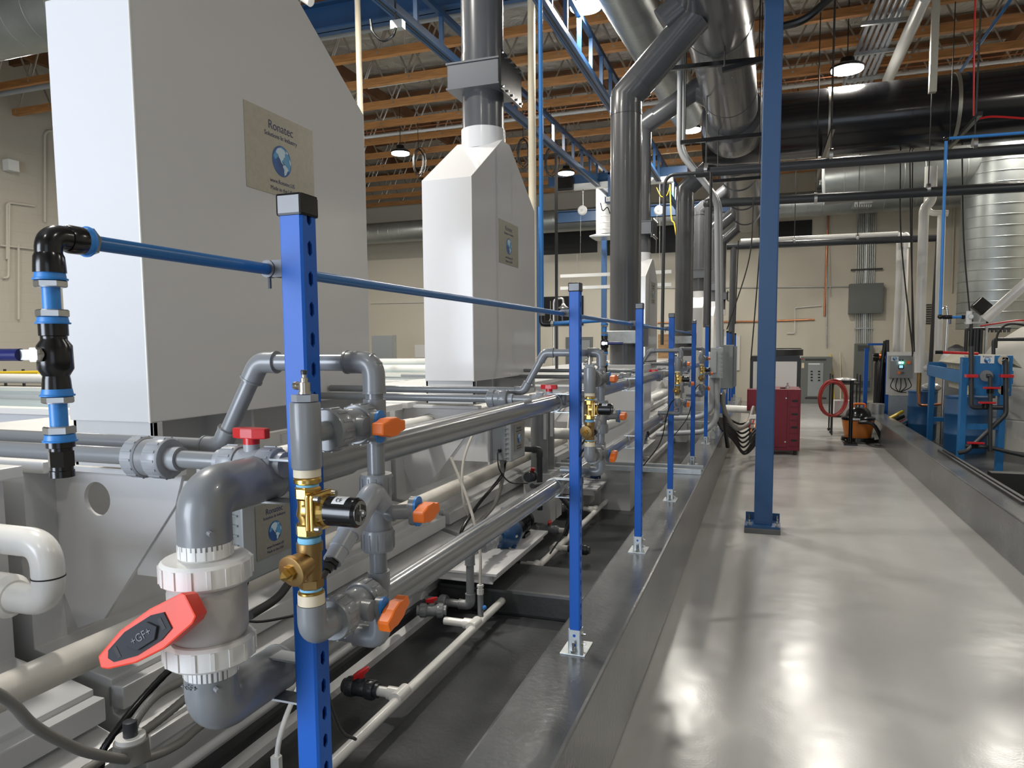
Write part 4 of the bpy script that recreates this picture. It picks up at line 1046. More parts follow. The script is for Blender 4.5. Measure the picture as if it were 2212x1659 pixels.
# control boxes on white boards below the hoods
def control_box(y, label, tube=True):
    t = T('control_box', label, 'control box', (-1.8, y, .85), 'grey control boxes under the tanks')
    O('mounting_board', MB().box(-2.10, y - .03, .85, -1.80, y - .015, 1.2).box(-1.815, y - .03, .83, -1.80, y + .03, 1.25), 'pp', t)
    O('enclosure', MB().box(-1.80, y, .86, -1.69, y + .29, 1.18), 'box', t, bevel=.006)
    cv = O('cover', MB().box(-1.69, y - .006, .853, -1.652, y + .297, 1.187), 'boxcover', t, bevel=.008)
    mb = MB()
    for i in range(9): mb.box(-1.70, y - .012, .88 + i * .034, -1.672, y - .004, .886 + i * .034)
    O('hinge_ribs', mb, 'box', t)
    maker_plate((-1.651, y + .155, 1.01), (0, 1, 0), (0, 0, 1), .20, .19, t)
    O('cable_gland', MB().lathe((-1.735, y - .001, .93), (0, -1, 0), [(0, .014), (.012, .014), (.013, .009), (.024, .009)], 8), 'black', t)
    for yy in (.05, .11, .18): O('conduit_hub', MB().lathe((-1.74, y + yy, .86), (0, 0, -1), [(0, .02), (.03, .018)], 14), 'gfit', t)
    O('cable', MB().tube(smooth([(-1.735, y - .025, .93), (-1.735, y - .05, .90), (-1.72, y - .05, .80), (-1.68, y + .05, .70), (-1.62, y + .25, .66)]), .0048, 8), 'blackm', t)
    O('ribbed_conduit', MB().tube(smooth([(-1.74, y + .05, .83), (-1.74, y + .04, .7), (-1.76, y - .06, .56), (-1.82, y - .25, .46), (-1.86, y - .6, .42)], 26), .0135, 12, rib=.1), 'hose', t)
    O('black_conduit', MB().tube(smooth([(-1.74, y + .11, .83), (-1.74, y + .02, .74), (-1.80, y - .25, .6), (-1.85, y - .4, .47), (-1.86, y - .42, .40)], 20), .011, 12, rib=.08), 'black', t)
    if tube: O('white_tube', MB().tube(smooth([(-1.85, y - .02, 1.2), (-1.90, y - .25, .9), (-1.88, y - .3, .6), (-1.86, y - .15, .42)]), .009, 10), 'dpvc', t)
    return t
cb = control_box(4.64, 'grey control box with maker plate and hinged cover below the second hood')
control_box(1.95, 'grey control box with maker plate behind the large ball valve, below the largest hood', False)
copy_tree(cb, (0, 2.69, 0), 'grey control box below the tanks behind the third post')
copy_tree(cb, (0, 5.38, 0), 'grey control box below the tanks behind the fourth post')

# ribbed conduits and base gland at the lower left
P_ = [at(*p, X=-1.70) for p in ((-60, 1470), (20, 1515), (70, 1565), (130, 1600), (200, 1628), (300, 1640), (380, 1610), (430, 1570), (520, 1500), (600, 1440))]
one('ribbed_conduit', MB().tube(smooth(P_, 30), .0135, 14, rib=.05), 'hose', 'long ribbed grey conduit sagging across the bottom left corner', 'conduit')
P_ = [at(*p, X=-1.72) for p in ((284, 1608), (286, 1580), (300, 1545), (340, 1500), (395, 1470), (470, 1430))]
t = T('gland_conduit', 'short ribbed grey conduit rising from a white ring at the lower left', 'conduit', P_[0])
O('conduit', MB().tube(smooth(P_, 26), .013, 14, rib=.08), 'hose', t)
g = at(282, 1590, X=-1.72)
O('boot', MB().lathe(g, (0, 0, 1), [(0, .02), (.045, .019), (.046, .016)], 18), 'cpvc', t)
O('white_ring', MB().lathe(g - V((0, 0, .012)), (0, 0, 1), [(0, .04), (.014, .04)], 28), 'white', t)
O('base', MB().lathe(g - V((0, 0, .07)), (0, 0, 1), [(0, .05), (.058, .046)], 28), 'hose', t)
t = T('level_tube', 'thin white tube with hexagonal fitting at the bottom, left of the nearest post', 'tube', at(597, 1645, X=-1.45))
q = at(597, 1640, X=-1.45)
O('tube', MB().tube(smooth([q, at(605, 1590, X=-1.45), at(625, 1530, X=-1.46), at(660, 1460, X=-1.5), at(720, 1400, X=-1.7)]), .0085, 12), 'wpvc', t)
O('hex_fitting', MB().lathe(q - V((0, 0, .035)), (0, 0, 1), [(0, .018), (.045, .018)], 6), 'wpvc', t, ang=20)
O('black_hose', MB().tube(smooth([at(*p, X=-1.3) for p in ((540, 1330), (600, 1290), (640, 1240), (700, 1190))]), .012, 12), 'blackm', t)

# circulation pumps on white shelves
def pump(y, label, l2, l3):
    x = -1.65
    t = T('circulation_pump', label, 'pump', (x, y + .6, .29), 'blue circulation pumps')
    O('volute', MB().lathe((x, y + .52, .385), (0, 1, 0), [(0, .04), (.03, .055), (.05, .09), (.10, .105), (.16, .105), (.20, .08)], 32).cyl((x, y + .62, .40), (x, y + .62, .56), .03, n=18), 'pumpblue', t)
    for a in range(6):
        an = a * math.pi / 3; O('bolt', MB().cyl((x + .095 * math.cos(an), y + .585, .385 + .095 * math.sin(an)), (x + .095 * math.cos(an), y + .57, .385 + .095 * math.sin(an)), .008, n=8), 'steel', t)
    O('volute_foot', MB().prism([(x - .08, y + .6, .295), (x + .08, y + .6, .295), (x + .04, y + .6, .33), (x - .04, y + .6, .33)], (0, .05, 0)), 'pumpblue', t)
    O('motor', MB().lathe((x, y + .72, .385), (0, 1, 0), [(0, .085), (.05, .09), (.06, .072), (.26, .072), (.265, .08), (.30, .078), (.31, .05)], 28), 'black', t)
    for k in range(7):
        O('cooling_fin', MB().lathe((x, y + .80 + k * .028, .385), (0, 1, 0), [(0, .079), (.006, .079)], 24), 'black', t)
    O('motor_foot', MB().box(x - .06, y + .86, .295, x + .06, y + .98, .32), 'black', t)
    O('terminal_box', MB().box(x - .035, y + .84, .455, x + .035, y + .94, .50), 'black', t, bevel=.004)
    O('name_plate', MB().box(x + .0725, y + .88, .36, x + .075, y + .94, .40), 'steel', t)
    s = T('pump_shelf', l2, 'shelf', (x, y, 0), 'white pump shelves')
    O('shelf_board', MB().box(-1.95, y + .05, .275, -1.50, y + 1.12, .293), 'pp', s, bevel=.003)
    O('shelf_skirt', MB().box(-1.95, y + .06, .225, -1.53, y + .075, .275).box(-1.545, y + .06, .235, -1.53, y + 1.1, .275), 'pp', s)
    O('support', MB().box(-1.95, y + .3, .0, -1.72, y + .9, .275), 'pptank', s)
    u = T('pump_suction_pipe', l3, 'pipe', (-1.9, y, .08), 'grey pump suction pipes')
    z0, z1 = .105, .43
    O('pipe', MB().cyl((-1.95, y, z0), (x, y, z0), .024, n=22).cyl((x, y, z0), (x, y, z1), .024, n=22).cyl((x, y, z1), (x, y + .5, .388), .024, n=22), 'gfit', u)
    elbow((x, y, z0), (-1, 0, 0), (0, 0, 1), .030, .07, 'elbow', 'gfit', u); elbow((x, y, z1), (0, 0, -1), (0, 1, -.08), .030, .075, 'elbow', 'gfit', u)
    ribnut((x - .20, y, z0), (1, 0, 0), .042, .045, 14, 'union_nut', 'gfit', u, .06)
    O('flange', MB().lathe((-1.96, y, z0), (1, 0, 0), [(0, .05), (.01, .05), (.012, .042)], 26), 'pptank', u)
    for k in range(3): O('clear_union', MB().lathe((x, y + .20 + k * .07, .408 - k * .005), (0, 1, 0), [(0, .035), (.008, .044), (.045, .044), (.052, .035)], 24), 'lgfit', u)
    return t, s, u
pa = pump(3.88, 'blue and black pump on a white shelf below the lower grey header pipe', 'white shelf carrying the nearest blue pump', 'grey suction pipe rising from the pit to the nearest blue pump')
for k, nm in ((1, 'second'), (2, 'third')):
    for q, l_ in zip(pa, ('blue and black pump on the %s shelf down the pit' % nm, 'white shelf carrying the %s blue pump' % nm, 'grey suction pipe of the %s blue pump down the pit' % nm)):
        copy_tree(q, (0, 2.69 * k, 0), l_)
small_valve('grey ball valve with red handle low behind the nearest pump suction pipe', (-1.78, 3.62, .15), (1, .35, 0), .03, .14, 'gfit', ha=(1, .5, .2))
small_valve('black ball valve with red handle on the drain beside the nearest post', (-1.72, 2.76, .10), (1, 0, 0), .034, .15, 'cpvc', ha=(.6, .6, .35), hs=1.15)
def tee_pipe(y, x0, x1, label):
    t = T('drain_tee', label, 'pipe fitting', (-1.52, y, .1), 'white drain tees in the pit')
    O('branch', MB().cyl((x0, y, .10), (x1, y, .10), .0225, n=18), 'wpvc', t)
    O('tee', MB().lathe((-1.52, y - .05, .10), (0, 1, 0), [(0, .030), (.10, .030)], 22).cyl((-1.52, y, .10), (-1.52 + (.06 if x1 > -1.5 and x0 > -1.6 else -.06), y, .10), .030, n=20), 'wpvc', t)
tee_pipe(2.76, -1.66, -1.52, 'white tee joining the nearest black drain valve to the floor pipe')
tee_pipe(3.62, -1.70, -1.52, 'white tee on the floor pipe at the nearest pump suction pipe')
for k, (y, side, body) in enumerate(((4.75, -1, 'cpvc'), (5.25, 1, 'cpvc'), (5.75, -1, 'gfit'), (6.6, -1, 'gfit'), (8.2, -1, 'cpvc'), (9.8, -1, 'gfit'))):
    x = -1.52 + side * .19
    nm = ['first', 'second', 'third', 'fourth', 'fifth', 'sixth'][k]
    tee_pipe(y, -1.52 if side > 0 else -1.64, -1.40 if side > 0 else -1.52, 'white drain tee on the pit pipe, %s beyond the low kerb' % nm)
    small_valve('%s drain valve with red handle on the pit pipe, %s beyond the low kerb' % ({'cpvc': 'black', 'gfit': 'grey'}[body], nm), (x, y, .10), (1, 0, 0), .03, .14, body, ha=(0, 1, .2), group='pit drain valves')
t = T('relief_tube', 'thin white tube with blue valve standing on the pit pipe by the nearest pump', 'tube', (-1.52, 3.72, .12))
O('stub', MB().cyl((-1.52, 3.72, .11), (-1.52, 3.72, .24), .017, n=16), 'gfit', t)
O('compression_fitting', MB().lathe((-1.52, 3.72, .24), (0, 0, 1), [(0, .02), (.03, .02), (.031, .014), (.04, .014), (.041, .02), (.055, .02)], 6), 'wpvc', t, ang=20)
O('tube', MB().tube(smooth([(-1.52, 3.72, .29), (-1.53, 3.74, .5), (-1.62, 3.8, .75), (-1.75, 3.85, 1.0)]), .0085, 10), 'dpvc', t)
O('blue_knob', MB().sphere((-1.49, 3.705, .17), .013), 'airlt', t)
# black pipe work round the pump discharge
t = run('pump_discharge', 'dark pipe zigzagging from the nearest pump down to the pit drain', 'pipe', [(-1.62, 5.0, .62), (-1.62, 5.45, .55), (-1.45, 5.5, .35), (-1.52, 5.55, .12)], .02, 'cpvc', 'cpvc', L=2.2)
t = run('pump_discharge', 'dark upright pipe with red valve rising behind the lower header', 'pipe', [(-1.75, 5.6, .30), (-1.75, 5.6, .80), (-2.0, 5.6, .80)], .024, 'cpvc', 'cpvc')
small_valve('black valve with red handle on the dark upright pipe behind the lower header', (-1.68, 5.15, .66), (0, 1, -.1), .03, .13, 'cpvc', up=(.3, 0, 1))
for i, (y, zz) in enumerate(((5.95, 1.0), (6.15, 1.0))):
    t = T('filter_housing', 'tall dark grey filter cylinder %s behind the upper header pipe' % ['nearer the second control box', 'nearer the second post'][i], 'filter', (-1.95, y, .5), 'grey filter cylinders')
    O('housing', MB().lathe((-1.86, y, .55), (0, 0, 1), [(0, .075), (.62, .075), (.63, .085), (.68, .085)], 28), 'gfit', t)
    O('support', MB().box(-1.98, y - .08, 0.12, -1.74, y + .08, .55), 'pptank', t)
    O('rating_label', MB().box(-1.80, y - .074, .85, -1.775, y - .071, 1.08), 'label', t)
for k, (y, z) in enumerate(((6.3, .95), (7.9, .98), (9.2, 1.0))):
    t = T('white_cross_pipe', 'white elbowed pipe leaving the tank side, %s behind the posts' % ['nearest', 'second', 'third'][k], 'pipe', (-1.2, y, z), 'white pipes behind the posts')
    O('pipe', MB().tube(arc([(-2.4, y, z - .1), (-1.55, y, z - .1), (-1.30, y + .2, z), (-1.3, y + .6, z)], .1, 8), .05, 22), 'wpvc', t)

# second row of tanks further left
def far_tank(x0, x1, y0, y1, z, label):
    t = T('far_process_tank', label, 'tank', (x0, y0, 0), 'white process tanks of the far row')
    O('tank_wall', MB().box(x0, y0, .1, x1, y0 + .03, z).box(x0, y1 - .03, .1, x1, y1, z).box(x0, y0, .1, x0 + .03, y1, z).box(x1 - .03, y0, .1, x1, y1, z), 'pp', t)
    O('rim', MB().box(x0 - .04, y0 - .06, z - .03, x1 + .04, y0 + .06, z + .01).box(x0 - .04, y1 - .06, z - .03, x1 + .04, y1 + .06, z + .01).box(x0 - .04, y0, z - .03, x0 + .06, y1, z + .01).box(x1 - .06, y0, z - .03, x1 + .04, y1, z + .01), 'wpvc', t)
    O('water_surface', MB().box(x0 + .03, y0 + .03, z - .16, x1 - .03, y1 - .03, z - .12), 'water', t)
    O('skid', MB().box(x0, y0, 0, x1, y1, .1), 'pptank', t)
far_tank(-9.5, -4.2, 3.6, 5.6, 1.24, 'pale tank with open water surface at the left edge, behind the black air valve')
far_tank(-9.5, -4.2, 8.0, 10.0, 1.22, 'white tank of the far row seen between the first two hoods')
far_tank(-9.5, -4.2, 10.4, 12.4, 1.22, 'farther white tank between the first two hoods')
for i, (y, z, r) in enumerate(((6.0, 1.32, .055), (8.6, 1.36, .05), (9.9, 1.42, .05), (11.0, 1.34, .05))):
    one('white_rail_pipe', MB().cyl((-11, y, z), (-3.9, y, z), r, n=20), 'wpvc', ['thick white pipe lying across the far tanks at the left edge', 'white pipe across the far tanks, nearest between the first two hoods', 'white pipe across the far tanks, second between the hoods', 'white pipe across the far tanks, farthest between the hoods'][i], 'pipe', 'white pipes over the far tanks')
one('yellow_guard_rail', MB().cyl(at(-30, 808, Y=7.0), at(86, 806, Y=7.0), .035, n=18), 'yellow', 'yellow guard rail at the left edge behind the black air valve', 'rail')
one('yellow_guard_rail', MB().cyl(at(805, 781, Y=12.5), at(893, 778, Y=12.5), .035, n=18).cyl(V((at(893, 778, Y=12.5).x - .05, 12.5, 0)), at(892, 780, Y=12.5), .03, n=12), 'yellow', 'yellow guard rail seen between the first two hoods', 'rail')
for i in range(9):
    x = -11.8 + i * .42
    one('bar_upright', MB().cyl((x, 8.4, 0), (x, 8.4, 1.34), .022, n=8), 'rod', 'dark upright bar of the rack behind the yellow guard rail, %s from the left' % ORD[i], 'bar', 'dark uprights behind the yellow rail')
one('rack_shelf', MB().box(-12.4, 7.9, 1.0, -8.0, 8.8, 1.05), 'rod', 'dark rack platform behind the far tank at the left edge', 'rack')
# ================================================================== back wall fittings and the right-hand side
def pbox(px0, py0, px1, py1, Y, d, mb=None):
    """box whose front face fills the pixel rectangle at depth Y and is d deep"""
    a = at(px0, (py0 + py1) / 2, Y=Y); b = at(px1, (py0 + py1) / 2, Y=Y); m = (px0 + px1) / 2
    z1 = at(m, py0, Y=Y).z; z0 = at(m, py1, Y=Y).z
    mb = mb or MB(); mb.box(a.x, Y, z0, b.x, Y + d, z1); return mb
def pcyl(px, py0, py1, Y, r, mb=None, n=14):
    x = at(px, (py0 + py1) / 2, Y=Y).x; mb = mb or MB()
    mb.cyl((x, Y, at(px, py0, Y=Y).z), (x, Y, at(px, py1, Y=Y).z), r, n=n); return mb
def ptube(P, Y, r, mb=None, n=12, R=.05, sm=False):
    p = [at(a, b, Y=Y) for a, b in P]; mb = mb or MB()
    return mb.tube(smooth(p) if sm else arc(p, R, 6), r, n)
WY = BW
# dark mezzanine windows in the back wall
for n_, (x0, x1) in enumerate(((1165, 1290), (1310, 1470), (1640, 1754))):
    g_ = pbox(x0, 478, x1, 548 if n_ < 2 else 517, WY - .03, .04)
    S('window_%d' % (n_ + 1), g_, 'dark')
# door with glass
d_ = S('door_1', pbox(1222, 728, 1280, 860, WY - .05, .06), 'elec')
d2 = pbox(1229, 735, 1274, 860, WY - .07, .03); O('door_leaf', d2, 'box', d_)
S('door_2', pbox(1421, 722, 1450, 862, WY - .05, .05), 'ply')
S('door_3', pbox(1560, 726, 1598, 800, WY - .05, .05), 'white')
# surface conduits
def wall_pipe(P, r, m, label, cat='conduit', group=None, Y=WY - .05):
    return one('wall_conduit', ptube(P, Y, r), m, label, cat, group)
wall_pipe([(1240, 622), (1600, 621), (1833, 619)], .012, 'galv', 'thin horizontal conduit along the back wall, left of the grey wall box')
wall_pipe([(1700, 720), (1717, 720), (1717, 665), (1775, 660)], .014, 'white', 'painted conduit bending down the back wall left of the copper pipe')
wall_pipe([(1786, 450), (1786, 750)], .02, 'galv', 'steel conduit dropping to the grey switchboard')
wall_pipe([(1790, 450), (1794, 640)], .013, 'web', 'brownish conduit beside the copper pipe on the back wall', )
wall_pipe([(1789, 450), (1781, 682)], .028, 'copper', 'copper pipe running down the back wall', 'pipe')
wall_pipe([(1420, 697), (1640, 694), (1760, 690)], .022, 'copper', 'horizontal copper pipe low on the back wall', 'pipe')
wall_pipe([(800, 655), (915, 653)], .01, 'white', 'thin painted conduit on the back wall between the first two hoods')
wall_pipe([(2062, 440), (2056, 632)], .016, 'wall', 'painted conduit on the back wall right of the tall white pipes')
for k in range(10):
    x0 = 1852 + k * 4.3
    wall_pipe([(x0 + 1, 446), (x0 - 3, 612)], .016 if k != 5 else .04, 'galv', 'vertical steel conduit of the bank above the grey wall box, %s from the left' % ORD[k], group='conduits above the grey wall box')
for k in range(9):
    x0 = 1849 + k * 4.2
    wall_pipe([(x0, 677), (x0 - .4, 742)], .014 if k not in (4, 5) else .035, 'galv', 'vertical steel conduit of the bank below the grey wall box, %s from the left' % ORD[k], group='conduits below the grey wall box')
one('strut_channel', pbox(1838, 580, 1907, 583.5, WY - .10, .05), 'rod', 'dark strut channel holding the bank of conduits on the back wall', 'channel')
one('strut_channel', pbox(1846, 708, 1885, 710.5, WY - .10, .05), 'galv', 'strut channel under the grey wall box', 'channel')
t = T('wall_enclosure', 'large square grey electrical box on the back wall', 'electrical box', at(1870, 677, Y=WY - .3))
O('enclosure', pbox(1835, 612, 1908, 677, WY - .3, .3), 'elec', t, bevel=.006)
O('door_panel', pbox(1838, 615, 1905, 674, WY - .31, .012), 'elec', t)
t = T('panelboard', 'tall narrow grey panelboard with louvres on the back wall', 'electrical box', at(1866, 860, Y=WY - .3))
O('enclosure', pbox(1846, 742, 1885, 845, WY - .25, .25), 'elec', t, bevel=.006)
O('door_panel', pbox(1853, 762, 1883, 818, WY - .262, .012), 'elec', t)
for k in range(6):
    O('louvre', pbox(1853, 746 + k * 2.2, 1879, 747.2 + k * 2.2, WY - .256, .006), 'rod', t)
    O('louvre', pbox(1853, 823 + k * 2.4, 1879, 824.4 + k * 2.4, WY - .256, .006), 'rod', t)
t = T('switchboard', 'wide grey floor-standing switchboard against the back wall', 'electrical cabinet', at(1765, 868, Y=WY - .6))
z_ = pbox(1731, 771, 1797, 864, WY - .6, .6); zz = min(v.z for v in z_.v)
for v in z_.v:
    if abs(v.z - zz) < 1e-6: v.z = 0
O('cabinet', z_, 'elec', t, bevel=.008)
O('inner_panel', pbox(1745, 784, 1778, 856, WY - .615, .016), 'box', t)
for k in range(4):
    for x in (1751, 1767): O('breaker', pbox(x, 801 + k * 6.4, x + 4.5, 803.5 + k * 6.4, WY - .63, .016), 'black', t)
for yy in (775, 858): O('vent_strip', pbox(1739, yy, 1785, yy + 4, WY - .606, .006), 'rod', t)
O('warning_label', pbox(1746, 785, 1771, 787.5, WY - .62, .005), 'label', t)
O('notice', pbox(1731.5, 784, 1737, 795, WY - .606, .006), 'cream', t)
O('indicator', pbox(1732, 774, 1735, 777, WY - .606, .006), 'red', t)
for (x, y, nm) in ((1794, 765, 'yellow broom handle'), (1815, 762, 'wooden broom handle')):
    b_ = at(x + (8 if x < 1800 else 1), 862, Y=WY - .45); b_.z = 0; a_ = at(x, y, Y=WY - .05)
    t = T('broom', '%s leaning on the back wall beside the grey switchboard' % nm, 'broom', b_)
    O('handle', MB().cyl(b_ + V((0, 0, .12)), a_, .018, n=10), 'yellow' if x < 1800 else 'cream', t)
    O('broom_head', MB().box(b_.x - .15, b_.y - .04, 0, b_.x + .15, b_.y + .04, .13), 'beige', t)
mb = MB()
t = T('wall_louvre', 'louvred vent low on the back wall behind the tall white pipes', 'vent', at(2008, 700, Y=WY))
for k in range(9): O('slat', pbox(1997, 657 + k * 5, 2020, 659.4 + k * 5, WY - .04, .04), 'rod', t)
for (x0, y0, x1) in ((1770, 393, 1808), (1846, 441, 1885)):
    t = T('air_grille', 'grey air grille under the silver duct, %s' % ('left of the pair' if x0 < 1800 else 'right of the pair'), 'vent', at(x0, y0, Y=19.6), 'air grilles on the silver ducts')
    for k in range(8): O('slat', pbox(x0 + k * (x1 - x0) / 8, y0, x0 + (k + .5) * (x1 - x0) / 8, y0 + 6, 19.6, .1), 'galv', t)
    O('neck', MB().box(at(x0, y0, Y=19.6).x, 19.62, at(x0, y0, Y=19.6).z, at(x1, y0, Y=19.6).x, 20.6, at(x0, y0, Y=19.6).z + .05), 'galv', t)
# left wall: disconnect box and painted conduits
lx = LW + .02
t = T('wall_switch_box', 'small white electrical box high on the block wall at the left edge', 'electrical box', at(15, 360, X=lx))
a = at(4, 344, X=lx); b = at(29, 374, X=lx)
O('box', MB().box(lx, a.y, b.z, lx + .18, b.y, a.z), 'white', t, bevel=.01)
for P, lb in (([(97, 480), (97, 290), (104, 283), (126, 283)], 'painted conduit looping down the block wall left of the largest hood'), ([(15, 560), (15, 437), (75, 445)], 'painted conduit low on the block wall at the left edge'),
              ([(0, 530), (60, 536), (95, 541)], 'horizontal painted conduit on the block wall'), ([(40, 530), (40, 690)], 'vertical painted conduit dropping down the block wall'), ([(20, 440), (18, 600), (6, 600)], 'second painted conduit at the far left of the block wall')):
    one('wall_conduit', MB().tube(arc([at(p[0], p[1], X=lx + .03) for p in P], .1, 5), .022, 8), 'wall', lb, 'conduit')
# folding screen panel and notice on the far wall between hoods
t = T('grey_partition', 'grey partition panel standing in front of the back wall, between the first two hoods', 'partition', at(830, 780, Y=18))
pb_ = pbox(803, 725, 848, 790, 18, .06); mz = min(v.z for v in pb_.v)
for v in pb_.v:
    if abs(v.z - mz) < 1e-6: v.z = 0
O('panel', pb_, 'box', t); O('edge_post', pbox(848, 724, 854, 800, 18, .08), 'galv', t)
one('wall_notice', pbox(896, 745, 918, 772, WY - .01, .01), 'label', 'paper notice pinned to the back wall left of the second hood', 'notice')
# black board with emergency shower in front of it
one('black_wall_board', pbox(1168, 640, 1260, 703, WY - .05, .05), 'black', 'black wall board behind the emergency shower', 'board')
sy = 14.0
t = T('emergency_shower', 'chrome emergency shower arm with pull rod in front of the black board', 'shower', at(1200, 650, Y=sy))
O('supply_pipe', MB().tube(arc([at(1196, 850, Y=sy), at(1196, 646, Y=sy), at(1216, 644, Y=sy), at(1217, 655, Y=sy)], .1, 6), .022, 12), 'steel', t)
q = at(1217, 666, Y=sy); O('shower_head', MB().lathe(q, (0, 0, 1), [(0, .10), (.02, .10), (.05, .05), (.10, .025)], 22), 'steel', t)
O('pull_rod', MB().cyl(at(1189, 650, Y=sy), at(1189, 688, Y=sy), .007, n=8), 'steel', t)
O('pull_handle', MB().tube([at(1189, 688, Y=sy), at(1184, 698, Y=sy), at(1194, 698, Y=sy), at(1189, 688, Y=sy)], .008, 8), 'steel', t)

# ---- maroon cabinet and chiller
CY = 11.35
a = at(1634, 900, Y=CY); b = at(1729, 900, Y=CY); zt = at(1700, 841, Y=CY).z
t = T('maroon_cabinet', 'maroon steel cabinet standing behind the blue column', 'cabinet', (a.x, CY, 0))
x0, x1 = a.x, b.x
O('carcass', MB().box(x0, CY, .07, x1, CY + .75, zt), 'maroon', t, bevel=.008)
O('door', MB().box(x0 + .02, CY - .012, .12, x0 + (x1 - x0) * .70, CY, zt - .03), 'maroon', t, bevel=.003)
for k in range(4):
    z = .14 + k * (zt - .2) / 4
    dr = O('drawer_panel', MB().box(x0 + (x1 - x0) * .76, CY - .01, z, x1 - .03, CY, z + (zt - .2) / 4 - .02), 'maroon', t, bevel=.003)
    O('recessed_grip', MB().box(x0 + (x1 - x0) * .80, CY - .014, z + .07, x1 - .04, CY - .01, z + .10), 'dark', dr)
for z in (.2, zt - .13): O('door_latch', MB().cyl((x0 + (x1 - x0) * .67, CY - .02, z), (x0 + (x1 - x0) * .67, CY - .012, z), .012, n=12), 'steel', t)
O('side_box', MB().box(x0 - .14, CY + .02, zt - .33, x0, CY + .3, zt - .01), 'maroon', t, bevel=.006)
for x in (x0 + .06, x1 - .06): O('foot', MB().cyl((x, CY + .06, 0), (x, CY + .06, .07), .025, n=12), 'rod', t)
O('paper_label', pbox(1669, 846, 1673, 864, CY - .016, .004), 'label', t)
t = T('glass_flask', 'small clear glass flask standing on the maroon cabinet', 'flask', at(1700, 839, Y=CY + .2))
q = V((at(1701, 839, Y=CY + .2).x, CY + .2, zt)); O('glass', MB().lathe(q, (0, 0, 1), [(0, .03), (.03, .032), (.05, .012), (.07, .015), (.085, .008)], 16), 'clear', t)
for k in range(3):
    q = V((at(1687 + k * 4, 838, Y=CY + .15).x, CY + .15, zt)); one('small_knob', MB().lathe(q, (0, 0, 1), [(0, .012), (.012, .014), (.02, .008)], 12), 'black', ['small black knob on the maroon cabinet, leftmost of three', 'small black knob on the maroon cabinet, middle of three', 'small black knob on the maroon cabinet, rightmost of three'][k], 'knob', 'knobs on the cabinet')
HYc = 12.6
a = at(1620, 800, Y=HYc); b = at(1730, 800, Y=HYc); zt2 = at(1700, 773, Y=HYc).z
t = T('chiller', 'grey-white chiller unit with roof fan behind the maroon cabinet', 'chiller', (a.x, HYc, 0))
O('frame', MB().box(a.x, HYc, .0, b.x, HYc + .9, zt2), 'cpvc', t, bevel=.01)
O('side_panel', MB().box(a.x + .05, HYc - .012, .12, b.x - .06, HYc, zt2 - .06), 'white', t)
O('top_lid', MB().box(a.x + .02, HYc + .02, zt2, b.x - .02, HYc + .88, zt2 + .03), 'cpvc', t)
fx = (a.x + b.x) / 2 + .1
O('fan_guard', MB().lathe((fx, HYc + .45, zt2 + .03), (0, 0, 1), [(0, .34), (.10, .34), (.11, .3)], 32), 'rod', t)
for k in range(4):
    O('guard_bar', MB().bar((fx - .3, HYc + .12 + k * .2, zt2 + .15), (fx + .3, HYc + .12 + k * .2, zt2 + .15), .01, .01), 'rod', t)
O('status_mark', MB().box(fx - .2, HYc - .015, zt2 - .33, fx - .08, HYc - .012, zt2 - .315), 'yellow', t)
# white insulated pipe into the chiller
one('insulated_pipe', MB().cyl(at(1568, 882, Y=11.6), at(1634, 886, Y=11.4), .055, n=22), 'wpvc', 'short thick white pipe between the curb and the maroon cabinet', 'pipe')
# black power cables sagging to the cabinet
for k in range(9):
    y0 = 898 + k * 3; d = 18 + k * 7
    P = [at(1545 + k * 1.5, y0 + 4, Y=10.2), at(1575 + k, y0 + 2 + d * .35, Y=10.6), at(1600 + k, y0 + d, Y=10.9), at(1625 + k, y0 + d * .5, Y=11.1), at(1648, 892 + k * 5, Y=11.2)]
    for p in P: p.z = max(p.z, .03 + k * .004)
    one('power_cable', MB().tube(smooth(P), .015, 10), 'blackm', 'thick black power cable sagging between the curb and the maroon cabinet, %s from the top' % ORD[k], 'cable', 'sagging power cables')
t = T('junction_cluster', 'white terminal block with red and copper lugs left of the blue column', 'connector', at(1626, 905, Y=10.9))
for k in range(3): O('block', pbox(1620, 897 + k * 10, 1634, 905 + k * 10, 10.9, .06), 'white', t)
for k in range(5): O('lug', MB().cyl(at(1616 + k * 4, 907 + (k % 3) * 9, Y=10.86), at(1614 + k * 4, 915 + (k % 3) * 9, Y=10.84), .012, n=8), 'red' if k % 2 else 'copper', t)
one('drain_hose', MB().tube(smooth([at(1552, 850, Y=9.7), at(1563, 880, Y=9.8), at(1567, 930, Y=9.9), at(1572, 966, Y=10.0)]), .026, 14), 'blackm', 'thick black hose hanging from the junction boxes to the aisle floor', 'hose')
one('grey_hose', MB().tube(smooth([at(1561, 850, Y=9.7), at(1566, 890, Y=9.8), at(1590, 925, Y=10.2), at(1615, 915, Y=10.8), at(1628, 880, Y=11.2)]), .03, 14), 'hose', 'thick grey hose looping from the junction boxes to the maroon cabinet', 'hose')
one('spray_bottle', MB().lathe(V((-.64, at(1539, 955, X=-.64).y, CZT)), (0, 0, 1), [(0, .035), (.08, .036), (.11, .016), (.13, .014), (.135, .02), (.15, .02)], 18), 'clear', 'clear bottle standing on the curb behind the fifth post', 'bottle')
